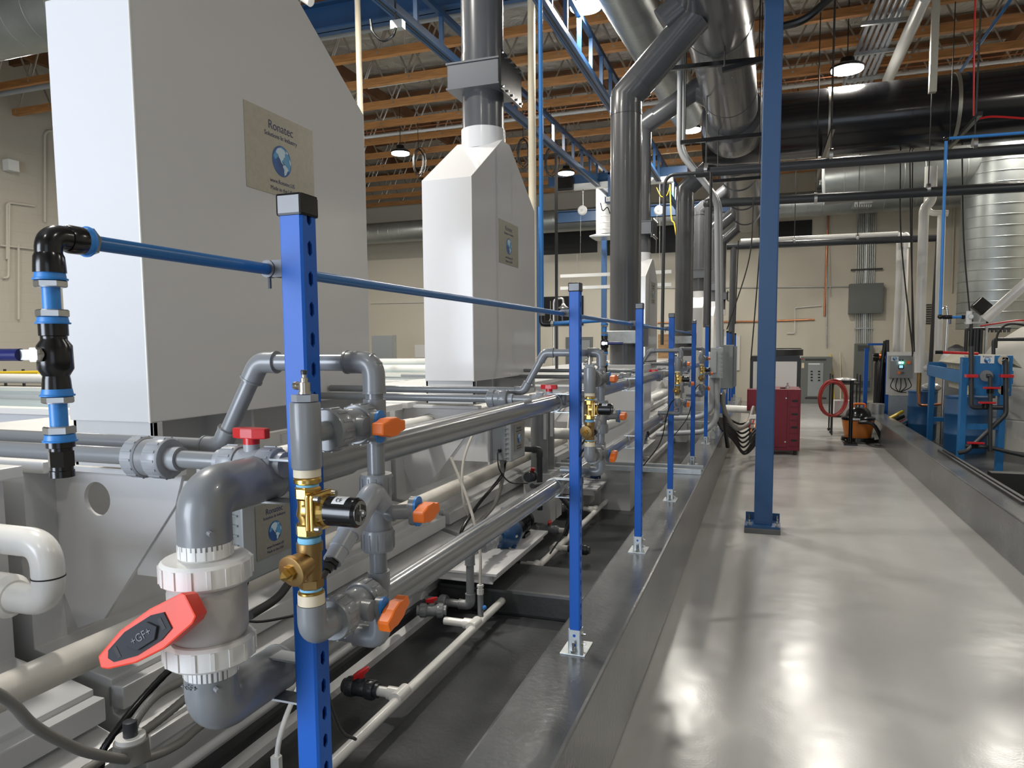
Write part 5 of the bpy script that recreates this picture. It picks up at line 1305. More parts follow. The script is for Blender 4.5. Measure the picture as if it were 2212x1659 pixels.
# ---- junction boxes near the far posts and conduits rising to them
JY = 9.55
t = T('junction_box', 'grey junction box with hinged clear cover beside the sixth post', 'electrical box', at(1545, 817, Y=JY))
O('enclosure', pbox(1533, 751, 1562, 817, JY, .18), 'boxcover', t, bevel=.008)
for k in range(6): O('hinge', pbox(1556, 760 + k * 9, 1561, 765 + k * 9, JY - .012, .012), 'box', t)
O('cover_boss', pbox(1536, 758, 1548, 806, JY - .014, .016), 'boxcover', t, bevel=.005)
t = T('junction_box', 'taller grey steel junction box behind the clear-covered one', 'electrical box', at(1571, 839, Y=JY + .3))
O('enclosure', pbox(1557, 745, 1583, 839, JY + .3, .3), 'box', t, bevel=.006)
O('door_panel', pbox(1584, 748, 1590, 835, JY + .35, .25), 'box', t)
O('gland', pbox(1559, 840, 1569, 850, JY + .33, .1), 'steel', t, bevel=.01)
for k, (x, yb) in enumerate(((1538, 872), (1549, 895))):
    one('conduit_riser', ptube([(x, 817), (x, yb + 12), (x - 26, yb + 30 + k * 8), (x - 130, yb + 32 + k * 10)], JY + .1, .036, R=.35), 'lgfit', 'grey conduit dropping from the junction box and sweeping left, %s of two' % ['left', 'right'][k], 'conduit', 'sweeping conduits')
for k in range(3): tr_ = pbox(1440, 868 + k * 21, 1532, 873 + k * 21, 9.9 + k * .1, .06); xe_ = max(v.x for v in tr_.v) - .03; one('tray_rail', tr_.box(xe_ - .03, 9.9 + k * .1, 0, xe_, 9.95 + k * .1, max(v.z for v in tr_.v)), 'galv', '%s of the three pale strut rails behind the fourth and fifth posts' % ['top', 'middle', 'bottom'][k], 'rail', 'strut rails')
t = T('strut_bench', 'pair of long galvanised struts bridging the pit to the curb behind the fourth post', 'strut', (-1.9, 6.9, .45))
for k in range(2): O('strut', MB().box(-1.95, 6.75 + k * .22, .457, -.56, 6.80 + k * .22, .50), 'galv', t)
# ---- vacuum cleaner, cart with coiled hose, wet mop stand
VY = 13.2
q = at(1853, 930, Y=VY); q.z = 0
t = T('shop_vacuum', 'orange and black wet-dry vacuum cleaner on the aisle floor', 'vacuum cleaner', q)
O('drum', MB().lathe(q + V((0, 0, .08)), (0, 0, 1), [(0, .20), (.05, .21), (.22, .24), (.30, .25)], 28), 'orangevac', t)
O('motor_head', MB().lathe(q + V((0, 0, .38)), (0, 0, 1), [(0, .26), (.04, .26), (.06, .2), (.14, .18), (.2, .12)], 28), 'black', t)
O('handle', MB().tube(arc([q + V((-.08, 0, .55)), q + V((-.08, 0, .64)), q + V((.1, 0, .64)), q + V((.1, 0, .55))], .05), .018, 12), 'orange', t)
O('label_plate', MB().box(q.x - .12, q.y - .262, .39, q.x, q.y - .258, .42), 'label', t)
O('base', MB().lathe(q + V((0, 0, .03)), (0, 0, 1), [(0, .26), (.06, .25)], 20), 'black', t)
for i in range(4):
    a_ = i * math.pi / 2 + .7; O('caster', MB().sphere(q + V((.24 * math.cos(a_), .24 * math.sin(a_), .032)), .032), 'black', t)
O('hose', MB().tube(smooth([q + V((-.02, -.26, .36)), q + V((.18, -.32, .34)), q + V((.32, -.25, .1)), q + V((.30, -.1, .04)), q + V((.1, -.3, .04))], 14), .028, 12, rib=.12), 'black', t)
one('extension_cord', MB().tube(smooth([q + V((.1, -.35, .01)), q + V((.2, -.6, .008)), q + V((.45, -.55, .008)), q + V((.2, -.45, .008)), q + V((.35, -.38, .008))]), .006, 8), 'blackm', 'loose black power cord on the floor by the vacuum cleaner', 'cord')
one('paper_scrap', MB().box(*(at(1893, 941, Z=.0) - V((.04, .03, 0))), *(at(1893, 941, Z=.0) + V((.05, .04, .03)))), 'label', 'white paper scrap on the floor at the right curb', 'scrap')
CYr = 14.3
t = T('utility_cart', 'black wire utility cart behind the orange vacuum cleaner', 'cart', at(1825, 900, Y=CYr))
xa, xb = at(1797, 860, Y=CYr).x, at(1857, 860, Y=CYr).x
for x in (xa, xb):
    for y in (CYr, CYr + .5): O('post', MB().cyl((x, y, .06), (x, y, 1.08), .014, n=10), 'rod', t)
for z in (.3, .9): O('shelf', MB().box(xa, CYr, z, xb, CYr + .5, z + .03), 'rod', t)
for x in (xa, xb):
    for y in (CYr, CYr + .5): O('caster', MB().sphere((x, y, .03), .03), 'black', t)
one('film_bundle', MB().sphere(((xa + xb) / 2, CYr + .25, .975), .045, sq=(4.5, 3, 1)), 'foilwrap', 'crumpled clear film bundle on the utility cart', 'film')
one('card_box', MB().box(xa + .05, CYr + .06, .33, xb - .1, CYr + .4, .6), 'white', 'white box on the lower shelf of the cart', 'box')
hc = at(1799, 861, Y=CYr - .25)
t = T('coiled_hose', 'coiled red hose hanging on the front of the cart', 'hose', hc)
mb = MB()
for k in range(9):
    a0 = .30 + .012 * math.sin(k * 2.1); P = []
    for i in range(29):
        a_ = 2 * math.pi * i / 28
        P.append(hc + V((a0 * .72 * math.sin(a_) + .02 * math.cos(k), -.05 + .02 * k, .02 * math.sin(k * 1.7) + (a0 + .012 * (k % 3)) * math.cos(a_))))
    mb.tube(P, .011, 8)
O('coil', mb, 'redhose', t)
O('hook', MB().cyl(hc + V((0, 0, .33)), hc + V((0, .3, .36)), .012, n=8), 'rod', t)
O('end_stand', MB().cyl((hc.x, hc.y + .02, 0), (hc.x, hc.y + .02, hc.z + .36), .012, n=8), 'rod', t)
t = T('mop_stand', 'black upright stand in front of the vacuum cleaner', 'stand', at(1838, 932, Y=12.8))
x = at(1838, 900, Y=12.8).x
O('upright', MB().cyl((x, 12.8, .02), (x, 12.8, at(1838, 822, Y=12.8).z), .03, n=14), 'black', t); O('foot', MB().box(x - .1, 12.7, 0, x + .1, 12.9, .03), 'black', t)

# ---- right-hand side: filter press
FY = 10.3
def X_(px, Y, py=850): return at(px, py, Y=Y).x
def Z_(px, py, Y): return at(px, py, Y=Y).z
t = T('filter_press', 'blue filter press frame with black pipes on the right beyond the curb', 'filter press', (X_(2100, FY), FY, 0))
xl, xr = X_(2083, FY), X_(2185, FY); zt, zb = Z_(2130, 768, FY), Z_(2130, 855, FY)
hp = O('head_plate', MB().box(xl, FY, zb, xr, FY + .10, zt), 'press', t, bevel=.006)
maker = pbox(2118, 768, 2148, 785, FY - .008, .008); pl = O('maker_plate', maker, 'label', t)
c_ = at(2133, 777, Y=FY - .009); text('Ronatec', .03, basis(c_ + V((0, 0, .038)), (1, 0, 0), (0, 0, 1)), 'navytext', pl); globe(c_ - V((0, 0, .008)), (1, 0, 0), (0, 0, 1), .036, pl)
for (pa_, pb2, y) in ((2075, 2089, FY - .02), (2160, 2174, FY - .02)):
    O('leg', MB().box(X_(pa_, FY), y, 0, X_(pb2, FY), y + .12, zt - .02), 'press', t, bevel=.004)
RYp = 13.0
for pa_, pb2 in ((2008, 2019), (2093, 2104)): O('leg', MB().box(X_(pa_, RYp), RYp, 0, X_(pb2, RYp), RYp + .12, Z_(2012, 812, RYp)), 'press', t, bevel=.004)
O('cross_brace', MB().box(X_(2089, FY), FY, Z_(2120, 928, FY), X_(2160, FY), FY + .06, Z_(2120, 916, FY)), 'press', t)
O('cross_brace', MB().box(X_(2019, RYp), RYp, Z_(2040, 911, RYp), X_(2093, RYp), RYp + .06, Z_(2040, 902, RYp)), 'press', t)
for (pf, pr_) in ((2080, 2004), (2182, 2100)):
    a_ = V((X_(pf, FY), FY, Z_(2080, 815, FY))); b_ = V((X_(pr_, RYp), RYp, Z_(2005, 797, RYp)))
    b_.z = a_.z
    O('side_beam', MB().bar(a_, b_, .05, .16), 'press', t, bevel=.003)
O('rear_plate', MB().box(X_(2004, RYp), RYp, Z_(2010, 812, RYp), X_(2104, RYp), RYp + .08, Z_(2010, 782, RYp)), 'press', t, bevel=.004)
for k in range(14):
    y = FY + .14 + k * .085
    O('filter_plate', MB().prism([(xl + .10, y, zb + .04), (xr - .02, y, zb + .04), (xr + .03, y, zt - .10), (xr + .14, y, zt - .16), (xr + .02, y, zt + .0), (xl + .10, y, zt + .0), (xl - .04, y, zt - .10), (xl + .06, y, zt - .14)], (0, .06, 0)), 'beige', t)
O('ram_cylinder', MB().cyl((X_(2050, RYp), 11.9, zt - .1), (X_(2050, RYp), 13.2, zt - .1), .10, n=24), 'white', t)
O('pump_lever', MB().tube([at(2020, 761, Y=FY + .3), at(2036, 761, Y=FY + .3)], .022, 12), 'black', t)
O('lever_bar', MB().tube([at(2036, 761, Y=FY + .3), at(2113, 764, Y=FY + .3)], .018, 12), 'red', t)
for (px, py) in ((2091, 778), (2168, 778), (2091, 843), (2168, 843)):
    q = at(px, py, Y=FY - .02); O('port_flange', MB().lathe(q, (0, 1, 0), [(0, .058), (.02, .058)], 24), 'beige', t)
q = at(2131, 812, Y=FY - .04); O('centre_flange', MB().lathe(q, (0, 1, 0), [(0, .07), (.04, .07)], 24), 'gfit', t)
def bp(P, Y, r=.028): return ptube(P, Y, r, R=.05, n=16)
pp_ = T('press_pipework', 'dark pipe loops on the front of the blue filter press', 'pipe', at(2098, 880, Y=FY - .12))
O('left_pipe', bp([(2098, 748), (2098, 880), (2172, 880)], FY - .12), 'cpvc', pp_)
O('right_pipe', bp([(2168, 777), (2173, 782), (2173, 895), (2130, 935), (2088, 975), (2070, 978)], FY - .14), 'cpvc', pp_)
O('centre_pipe', bp([(2131, 812), (2139, 812), (2139, 975)], FY - .16, .024), 'cpvc', pp_)
O('drain_pipe', bp([(2085, 963), (2135, 966), (2212, 984)], FY - .1, .024), 'cpvc', pp_)
for (px, py) in ((2098, 812), (2174, 812)): O('red_clamp', MB().box(*(at(px, py, Y=FY - .14) - V((.065, .05, .02))), *(at(px, py, Y=FY - .14) + V((.065, .04, .02)))), 'red', pp_, bevel=.004)
for k, (px, py) in enumerate(((2142, 838), (2132, 870), (2108, 957))):
    q = at(px, py, Y=FY - .2)
    v_ = T('press_valve', 'black valve with red handle on the filter press pipework, %s' % ['upper', 'middle', 'lowest'][k], 'valve', q, 'filter press valves')
    O('body', MB().lathe(q - V((0, -.05, .07)), (0, 0, 1) if k == 0 else (0, 0, 1), [(0, .036), (.05, .04), (.06, .03)], 18), 'black', v_)
    O('handle', MB().box(q.x - .09, q.y - .02, q.z - .012, q.x + .09, q.y + .02, q.z + .012), 'red', v_, bevel=.004)
# ---- control panel on its white board
KY = 15.0
t = T('equipment_board', 'white board carrying the control panel, between the gas bottle and the drums', 'board', at(1960, 850, Y=KY))
O('board', pbox(1915, 760, 2012, 853, KY, .03), 'white', t)
for px in (1916, 2008): O('leg', MB().box(X_(px, KY) - .03, KY + .03, 0, X_(px, KY) + .03, KY + .09, Z_(px, 760, KY)), 'post', t)
O('lower_panel', pbox(1917, 854, 1970, 925, KY + .04, .02), 'galv', t)
t = T('control_cabinet', 'grey control panel with screen, lit lamps and orange switch', 'control panel', at(1947, 817, Y=KY - .2))
O('enclosure', pbox(1922, 768, 1972, 817, KY - .2, .2), 'box', t, bevel=.008)
O('maker_plate', pbox(1925, 770, 1941, 780, KY - .206, .006), 'label', t)
q = at(1933, 775, Y=KY - .208); globe(q, (1, 0, 0), (0, 0, 1), .035, t)
O('screen', pbox(1941, 788, 1952, 797, KY - .21, .01), 'black', t); O('screen_glass', pbox(1942.5, 789, 1950.5, 795, KY - .213, .004), 'screen', t)
for k, (px, m_) in enumerate(((1944, 'ledw'), (1950, 'ledg'))): O('lamp', MB().cyl(at(px, 783.5, Y=KY - .225), at(px, 783.5, Y=KY - .2), .018, n=14), m_, t)
for px in (1944, 1950): O('push_button', MB().cyl(at(px, 778, Y=KY - .22), at(px, 778, Y=KY - .2), .016, n=12), 'black', t)
O('main_switch', MB().cyl(at(1963, 783, Y=KY - .235), at(1963, 783, Y=KY - .2), .034, n=18), 'orange', t)
O('emergency_button', MB().cyl(at(1942, 805, Y=KY - .235), at(1942, 805, Y=KY - .2), .026, n=16), 'orange', t)
O('switch', MB().cyl(at(1950.5, 805, Y=KY - .22), at(1950.5, 805, Y=KY - .2), .018, n=14), 'black', t)
for k in range(5):
    x = 1930 + k * 8
    one('panel_cable', ptube([(x, 817), (x - 6 + k * 3, 835), (x + 10 - k * 6, 846), (1958, 848)], KY - .1, .008, sm=True), 'blackm', 'thin black cable looping under the control panel, %s from the left' % ORD[k], 'cable', 'cables under the control panel')
# gas bottle, hoses on rack, yellow tool, tote of tools
gy = 15.2
q = at(1900, 862, Y=gy); q.z = 0
t = T('gas_bottle', 'tall black gas bottle left of the control panel', 'gas bottle', q)
O('bottle', MB().lathe(q, (0, 0, 1), [(0, .11), (1.25, .11), (1.36, .07), (1.4, .03)], 24), 'black', t); O('valve', MB().cyl(q + V((0, 0, 1.4)), q + V((0, 0, 1.5)), .02, n=10), 'brass', t)
q2 = at(1912, 862, Y=gy - .1)
one('hanging_hoses', MB().tube(smooth([V((q2.x, gy - .1, 1.7)), V((q2.x + .02, gy - .12, 1.0)), V((q2.x, gy - .1, .3)), V((q2.x - .1, gy - .1, .2)), V((q2.x - .08, gy - .1, 1.1)), V((q2.x - .03, gy - .08, 1.68))]), .035, 12), 'black', 'black hose looped beside the gas bottle', 'hose')
one('hose_rack', MB().box(q2.x - .35, gy + .1, 0, q2.x - .28, gy + .16, 1.55).box(q2.x + .0, gy + .1, 1.6, q2.x - .3, gy + .16, 1.64), 'post', 'blue upright rack behind the gas bottle', 'rack')
t = T('reel_head', 'black and orange tool head on the rack left of the control panel', 'tool', at(1888, 772, Y=gy))
q = at(1885, 772, Y=gy); O('head', MB().lathe(q, (1, 0, 0), [(0, .07), (.03, .08), (.1, .08)], 18), 'black', t); O('ring', MB().lathe(q + V((.1, 0, 0)), (1, 0, 0), [(0, .075), (.05, .06)], 18), 'orange', t)
q = at(1899, 892, Y=14.2); one('grey_bucket', MB().lathe(V((q.x, 14.5, 0)), (0, 0, 1), [(0, .10), (.55, .13)], 20), 'galv', 'grey bin standing by the foot of the gas bottle', 'bin')
q = at(1904, 892, Z=.37)
t = T('yellow_instrument', 'small yellow tool box resting on the right curb', 'tool', (1.86, q.y, .37))
O('case', MB().box(1.79, q.y, .37, 2.0, q.y + .18, .37 + .125), 'yellow', t, bevel=.014); O('black_face', MB().box(1.82, q.y - .004, .395, 1.87, q.y, .46), 'black', t)
for k, (px, py, m_) in enumerate(((1925, 897, 'drum'), (1938, 900, 'blackm'), (1946, 907, 'red'), (1935, 890, 'yellow'), (1952, 905, 'steel'), (1948, 918, 'cpvc'))):
    q = at(px, py, Y=13.9); one('tool_piece', MB().cyl(V((q.x - .12, 13.9 - .05 * k, max(.04, q.z - .1))), V((q.x + .12, 14.0, max(.06, q.z))), .028, n=10), m_, '%s tool lying in the heap behind the right curb' % ['blue', 'black', 'red', 'yellow', 'silver', 'dark grey'][k], 'tool', 'tools heaped behind the curb')
# drums
def drum(px0, px1, ytop, Y, label):
    xa, xb = X_(px0, Y), X_(px1, Y); r = (xb - xa) / 2; c = V(((xa + xb) / 2, Y + r, 0)); h = Z_((px0 + px1) / 2, ytop, Y)
    t = T('plastic_drum', label, 'drum', c, 'blue plastic drums')
    O('shell', MB().lathe(c, (0, 0, 1), [(0, r * .95), (.03, r), (h * .3, r), (h * .31, r * 1.02), (h * .34, r * 1.02), (h * .35, r), (h * .66, r), (h * .67, r * 1.02), (h * .70, r * 1.02), (h * .71, r), (h * .96, r * .99), (h, r * .93)], 40), 'drum', t)
    O('rim', MB().lathe(c + V((0, 0, h * .965)), (0, 0, 1), [(0, r * 1.02), (h * .03, r * 1.02)], 40), 'drum', t)
    return c, r, h
c1_, r1_, h1_ = drum(1967, 2032, 846, 13.7, 'blue plastic drum right of the control panel, behind the copper pipe')
c2_, r2_, h2_ = drum(2052, 2148, 858, 12.2, 'larger blue plastic drum seen under the filter press')
one('film_on_drum', MB().sphere(c1_ + V((.12, 0, h1_ + .06)), .10, sq=(1.6, 1, .8)), 'foilwrap', 'crumpled silver film between the two drums', 'film')
one('yellow_ladder', MB().box(X_(2048, 14.2), 14.2, 0, X_(2053, 14.2), 14.26, Z_(2050, 872, 14.2)), 'yellow', 'yellow upright between the drums', 'post')
t = T('shower_column', 'chrome upright pipe with curved top behind the filter press', 'pipe', at(2045, 930, Y=13.35))
O('pipe', MB().tube(arc([V((X_(2038, 13.35), 13.35, 0)), at(2040, 800, Y=13.35), at(2047, 680, Y=13.35), at(2045, 664, Y=13.35), at(2038, 665, Y=13.35)], .06), .026, 14), 'steel', t)
q = at(2041, 667, Y=13.35); O('rose', MB().lathe(q, (0, 0, 1), [(0, .05), (.03, .02)], 16), 'steel', t)
# pressure tank
q = at(2064, 800, Y=17)
t = T('pressure_tank', 'small grey pressure vessel with rounded top behind the filter press', 'vessel', (q.x, 17, 0))
O('shell', MB().lathe((q.x, 17, .0), (0, 0, 1), [(0, .18), (Z_(2064, 762, 17), .19), (Z_(2064, 752, 17), .17), (Z_(2064, 746, 17), .06), (Z_(2064, 744, 17), .03)], 28), 'gfit', t)
# big natural poly tank at right edge
cx_ = X_(2155, 12.6) + 1.25
t = T('storage_tank', 'large cream plastic storage tank at the right edge of the view', 'storage tank', (cx_, 13.0, 0))
zt_ = Z_(2175, 735, 12.6)
O('shell', MB().lathe((cx_, 13.2, 0), (0, 0, 1), [(0, 1.2), (.03, 1.25), (zt_ * .28, 1.25), (zt_ * .29, 1.235), (zt_ * .30, 1.25), (zt_ * .58, 1.25), (zt_ * .59, 1.235), (zt_ * .60, 1.25), (zt_ * .88, 1.25), (zt_ * .96, 1.16), (zt_ * 1.12, .8), (zt_ * 1.2, .3)], 64), 'skin_tank', t)
t = T('tank_pipe_frame', 'dark grey pipe frame in front of the cream tank', 'pipe', at(2145, 850, Y=11.9))
O('pipe', ptube([(2146, 860), (2146, 733), (2230, 733)], 11.9, .025, n=14), 'cpvc', t)
O('black_hose', ptube([(2152, 752), (2156, 720), (2180, 700), (2230, 705)], 11.8, .014, n=10, sm=True), 'blackm', t)
# row of dark riser pipes with manifold behind the press
t = T('riser_manifold', 'dark grey riser pipes with a comb of outlets behind the filter press', 'pipe', at(2100, 760, Y=14))
for px in (2086, 2096, 2104, 2110, 2118): O('riser', pcyl(px, 712 if px != 2096 else 690, 800, 14, .028), 'cpvc', t)
O('manifold', MB().cyl(at(2086, 711, Y=14), at(2183, 709, Y=14), .026, n=14), 'cpvc', t)
for k in range(6): O('outlet', MB().cyl(at(2134 + k * 9, 709, Y=14), at(2134 + k * 9, 718, Y=14), .02, n=10), 'cpvc', t)
O('upright_strut', pbox(2128, 688, 2133, 790, 13.9, .04), 'galv', t); O('cross_strut', pbox(2083, 694, 2230, 698, 13.9, .04), 'galv', t)
one('red_air_line', ptube([(2118, 704), (2150, 699), (2200, 692), (2240, 696)], 13.7, .014, n=10, sm=True), 'red', 'red air line draped over the strut at the right', 'hose')
# flood lamp, bright slanted tube light fitting
q = at(2120, 660, Y=13)
t = T('work_lamp', 'black work lamp tilted on a bracket, left of the bright slanted duct', 'lamp', q)
O('housing', MB().bar(at(2108, 652, Y=13), at(2133, 672, Y=13), .2, .17, up=(0, 1, 0)), 'black', t, bevel=.02)
O('bracket', MB().cyl(at(2124, 672, Y=13), at(2116, 695, Y=13), .012, n=8), 'steel', t)
one('slanted_white_pipe', MB().cyl(at(2128, 690, Y=12.8), at(2230, 600, Y=12.6), .075, n=24), 'wpvc', 'thick white pipe slanting up to the right edge of the view', 'pipe')
# black steel bars lying on the right curb
t = T('steel_bars', 'pair of long dark bars lying along the top of the right curb', 'bar', (1.93, 6.7, .37))
for k in range(2): O('bar', MB().box(1.90 + k * .05, 6.6, .37, 1.925 + k * .05, 9.6, .395), 'rod', t)
one('pit_beam', MB().box(2.2, 8.6, .0, RW - .3, 8.75, .30), 'blackm', 'dark low bund wall on the right in front of the filter press', 'beam')
# ================================================================== overhead services
def line3(name, a, b, r, m, label, cat, group=None, n=14): return one(name, MB().cyl(a, b, r, n=n), m, label, cat, group)
# black process pipes crossing the aisle on strut hangers
YA = 9.6
a = at(1503, 374, Y=YA); b = at(2260, 318, Y=YA); b.y = a.y
line3('crossing_pipe', a, b, .058, 'cpvc', 'upper dark pipe crossing the aisle under the black cross duct', 'pipe', 'dark pipes crossing the aisle')
YB = 11.2
a = at(1530, 440, Y=YB); b = at(2260, 402, Y=YB); b.y = a.y
t = T('crossing_pipe', 'middle dark pipe crossing the aisle, with a pipe dropping at its left end', 'pipe', a, 'dark pipes crossing the aisle')
O('pipe', MB().cyl(a, b, .062, n=20), 'cpvc', t); O('drop_pipe', MB().cyl(a, V((a.x, a.y, 1.9)), .05, n=18), 'duct', t); O('elbow', MB().sphere(a, .075), 'cpvc', t)
a2 = at(1640, 431, Y=YB + .3); b2 = at(2260, 392, Y=YB + .3)
line3('crossing_pipe', a2, b2, .022, 'steel', 'thin bright pipe lying above the middle dark crossing pipe', 'pipe', 'bright pipes above the dark ones')
YCc = 14.8
a = at(1570, 533, Y=YCc); b = at(2022, 514, Y=YCc)
t = T('crossing_pipe', 'lowest dark pipe crossing the aisle, ending at the tall white pipes', 'pipe', a, 'dark pipes crossing the aisle')
O('pipe', MB().cyl(a, b, .062, n=20), 'cpvc', t); O('drop_pipe', MB().cyl(at(1585, 533, Y=YCc), V((at(1580, 700, Y=YCc).x, YCc, 1.6)), .06, n=18), 'duct', t)
O('end_drop', ptube([(2022, 514), (2026, 520), (2010, 790)], YCc, .035, n=14), 'cpvc', t)
line3('crossing_pipe', at(1600, 521, Y=YCc + .2), at(1940, 505, Y=YCc + .2), .045, 'wpvc', 'white insulated pipe lying above the lowest dark crossing pipe', 'pipe')
# strut hangers on rods
def hanger(pa, pb, Y, rods, label):
    t = T('strut_hanger', label, 'hanger', at(*pa, Y=Y), 'black strut trapeze hangers')
    A, B = at(*pa, Y=Y), at(*pb, Y=Y)
    O('channel', MB().bar(A, B, .045, .045), 'black', t)
    for (px, py) in rods:
        q = at(px, py, Y=Y); O('rod', MB().cyl(q, V((q.x, q.y, JZ + .05)), .008, n=8), 'rod', t)
hanger((1560, 152), (1655, 126), 7.9, [(1565, 150)], 'upper black strut hanger bracing the main duct to the blue column')
hanger((1430, 150), (1656, 127), 8.2, [(1440, 149), (1640, 129)], 'long black strut hanger behind the main duct, left of the blue column')
hanger((1470, 308), (1652, 290), 9.4, [(1480, 306)], 'middle black strut hanger in front of the cross duct')
hanger((1540, 392), (1652, 383), 11, [(1550, 391), (1640, 384)], 'lower black strut hanger under the rear duct')
def diag(Pa, Ya, Pb, Yb, label):
    A, B = at(*Pa, Y=Ya), at(*Pb, Y=Yb)
    t = T('strut_hanger', label, 'hanger', A, 'black strut arms holding the crossing pipes')
    O('channel', MB().bar(A, B, .045, .045), 'black', t)
    for q in (A + (B - A) * .1, A + (B - A) * .9): O('rod', MB().cyl(q, V((q.x, q.y, JZ + .05)), .007, n=8), 'rod', t)
diag((1800, 275), 9.4, (1762, 388), 14.0, 'black strut arm hanging in front of the black duct, nearer the blue column')
diag((2118, 245), 9.4, (2045, 325), 12.0, 'black strut arm hanging in front of the black duct at the right')
for kk_, (px, py, Y) in enumerate(((1795, 335, YA), (2105, 312, YA), (1525, 366, YA), (1762, 428, YB), (2005, 409, YB), (1852, 515, YCc), (1716, 520, YCc))):
    q = at(px, py, Y=Y)
    t = T('pipe_hanger', ['loop hanger on the upper crossing pipe, nearer the blue column', 'loop hanger on the upper crossing pipe at the right', 'loop hanger at the left end of the upper crossing pipe', 'loop hanger on the middle crossing pipe, nearer the blue column', 'loop hanger on the middle crossing pipe at the aluminium mast', 'loop hanger on the lowest crossing pipe above the grey wall box', 'loop hanger on the lowest crossing pipe near the blue column'][kk_], 'hanger', q, 'loop hangers on the crossing pipes')
    O('loop', MB().lathe(q - V((.02, 0, 0)), (1, 0, 0), [(0, .075), (.04, .075)], 22), 'steel', t); O('rod', MB().cyl(q, V((q.x, q.y, JZ + .05)), .008, n=8), 'rod', t)
# tall conduits beside the blue column
def poly(name, P, Y, r, m, label, cat='conduit', R=.15, n=16, group=None):
    return one(name, ptube(P, Y, r, R=R, n=n), m, label, cat, group)
poly('tall_conduit', [(1473, -120), (1470, 60), (1467, 330), (1548, 428), (1552, 750)], 9.75, .034, 'lgfit', 'tall grey conduit with a double bend dropping to the junction boxes')
poly('tall_conduit', [(1481, -120), (1478, 60), (1475, 320), (1484, 340), (1556, 436), (1559, 745)], 9.9, .026, 'lgfit', 'second tall grey conduit beside the bent one', )
poly('black_service_pipe', [(1430, 745), (1436, 378), (1503, 374)], 9.6, .022, 'cpvc', 'dark pipe rising beside the third hood to the upper crossing pipe', 'pipe')
poly('black_service_pipe', [(1532, 760), (1536, 372)], 9.2, .017, 'blackm', 'thin black pipe upright left of the bent conduit', 'pipe')
for k, (P, Y) in enumerate((([(1628, 425), (1618, 560), (1570, 712)], 11.0), ([(1648, 440), (1636, 610), (1622, 778)], 11.2), ([(1595, 520), (1588, 700)], 12.5))):
    one('hanging_cable', ptube(P, Y, .009, n=8, sm=True), 'blackm', ['black cable slanting down left of the blue column', 'black cable dropping to the chiller beside the blue column', 'black cable dropping behind the junction boxes'][k], 'cable', 'hanging black cables')
for k, (P, Y) in enumerate((([(1945, 330), (1947, 520), (1972, 765)], 12.6), ([(1965, 300), (1968, 520), (1975, 760)], 12.8), ([(1972, 300), (1970, 520), (1971, 770)], 13), ([(2078, 320), (2082, 520), (2096, 690)], 12.6))):
    one('hanging_cable', ptube(P, Y, .011, n=8, sm=True), 'blackm', ['black cable hanging left of the tall white pipe, leftmost', 'black cable hanging left of the tall white pipe, middle', 'black cable hanging left of the tall white pipe, rightmost', 'black cable hanging to the riser pipes at the right'][k], 'cable', 'hanging black cables')
one('hanging_cable', ptube([(1680, 60), (1740, 40), (1800, -10)], 7.2, .035, n=10, sm=True), 'black', 'thick black hose rising to the right behind the top of the blue column', 'hose')
# tall white insulated pipes
WYp = 13.6
t = T('tall_white_pipe', 'tall white insulated pipe coming down to a brass fitting beside the filter press', 'pipe', at(1985, 840, Y=WYp))
O('pipe', ptube([(2014, 360), (2012, 435), (1996, 450), (1990, 640), (1986, 805)], WYp, .075, R=.15, n=22), 'wpvc', t)
O('branch', ptube([(1988, 795), (2010, 795)], WYp, .06, n=18), 'wpvc', t)
O('brass_fitting', pcyl(1985, 805, 850, WYp, .035), 'bronze', t)
O('copper_tail', ptube([(1985, 850), (1985, 876), (2005, 876), (2040, 872)], WYp - .05, .022, n=12, R=.06), 'copper', t)
t = T('tall_white_pipe', 'second tall white insulated pipe crossing over to the right', 'pipe', at(2030, 755, Y=WYp))
O('pipe', ptube([(2005, 360), (2002, 460), (2048, 461)], WYp + .2, .05, R=.12, n=20), 'wpvc', t); O('drop', ptube([(2034, 465), (2030, 600), (2026, 765)], WYp + .2, .06, n=20), 'wpvc', t)
for k, px in enumerate((1942, 1954)):
    t = one('tall_white_pipe', ptube([(px + 4, 535), (px + 5, 512), (px + 2, 506), (px, 600), (px - 7, 765)], 15.3, .058, n=20, R=.06), 'wpvc', 'white insulated pipe with rounded top behind the board, %s of the pair' % ['left', 'right'][k], 'pipe', 'pair of white pipes behind the board')
q = at(2014, 200, Y=9.0)
one('aluminium_mast', MB().bar(V((q.x, 9.0, 4.3)), V((q.x, 9.0, 7.3)), .07, .07, up=(1, 0, 0)), 'alu', 'pale aluminium profile dropping from the roof at upper right', 'post')
# blue air drops
AY2 = 5.0
t = T('air_riser', 'bright blue vertical air pipe left of the second post', 'pipe', at(1168, 690, Y=AY2))
x_ = at(1169, 400, Y=AY2).x; zz = at(1168, 700, Y=AY2).z
O('riser_pipe', MB().cyl((x_, AY2, zz + .03), (x_, AY2, 6.4), .0155, n=16), 'airlt', t)
xe = at(1306, 705, Y=AY2).x
O('elbow', MB().tube(arc([(x_, AY2, zz + .06), (x_, AY2, zz), (x_ + .07, AY2, zz)], .03), .021, 16), 'black', t)
O('cross_pipe', MB().cyl((x_ + .06, AY2, zz), (xe, AY2, zz + .02), .0145, n=16), 'airlt', t)
O('nut', MB().lathe((x_ + .07, AY2, zz), (1, 0, 0), [(0, .024), (.02, .024)], 6).lathe((x_, AY2, zz + .06), (0, 0, 1), [(0, .024), (.02, .024)], 6), 'steel', t, ang=20)
O('tail_pipe', MB().cyl((xe, AY2, zz + .02), (HX, AY2, AZ), .0145, n=14), 'air', t)
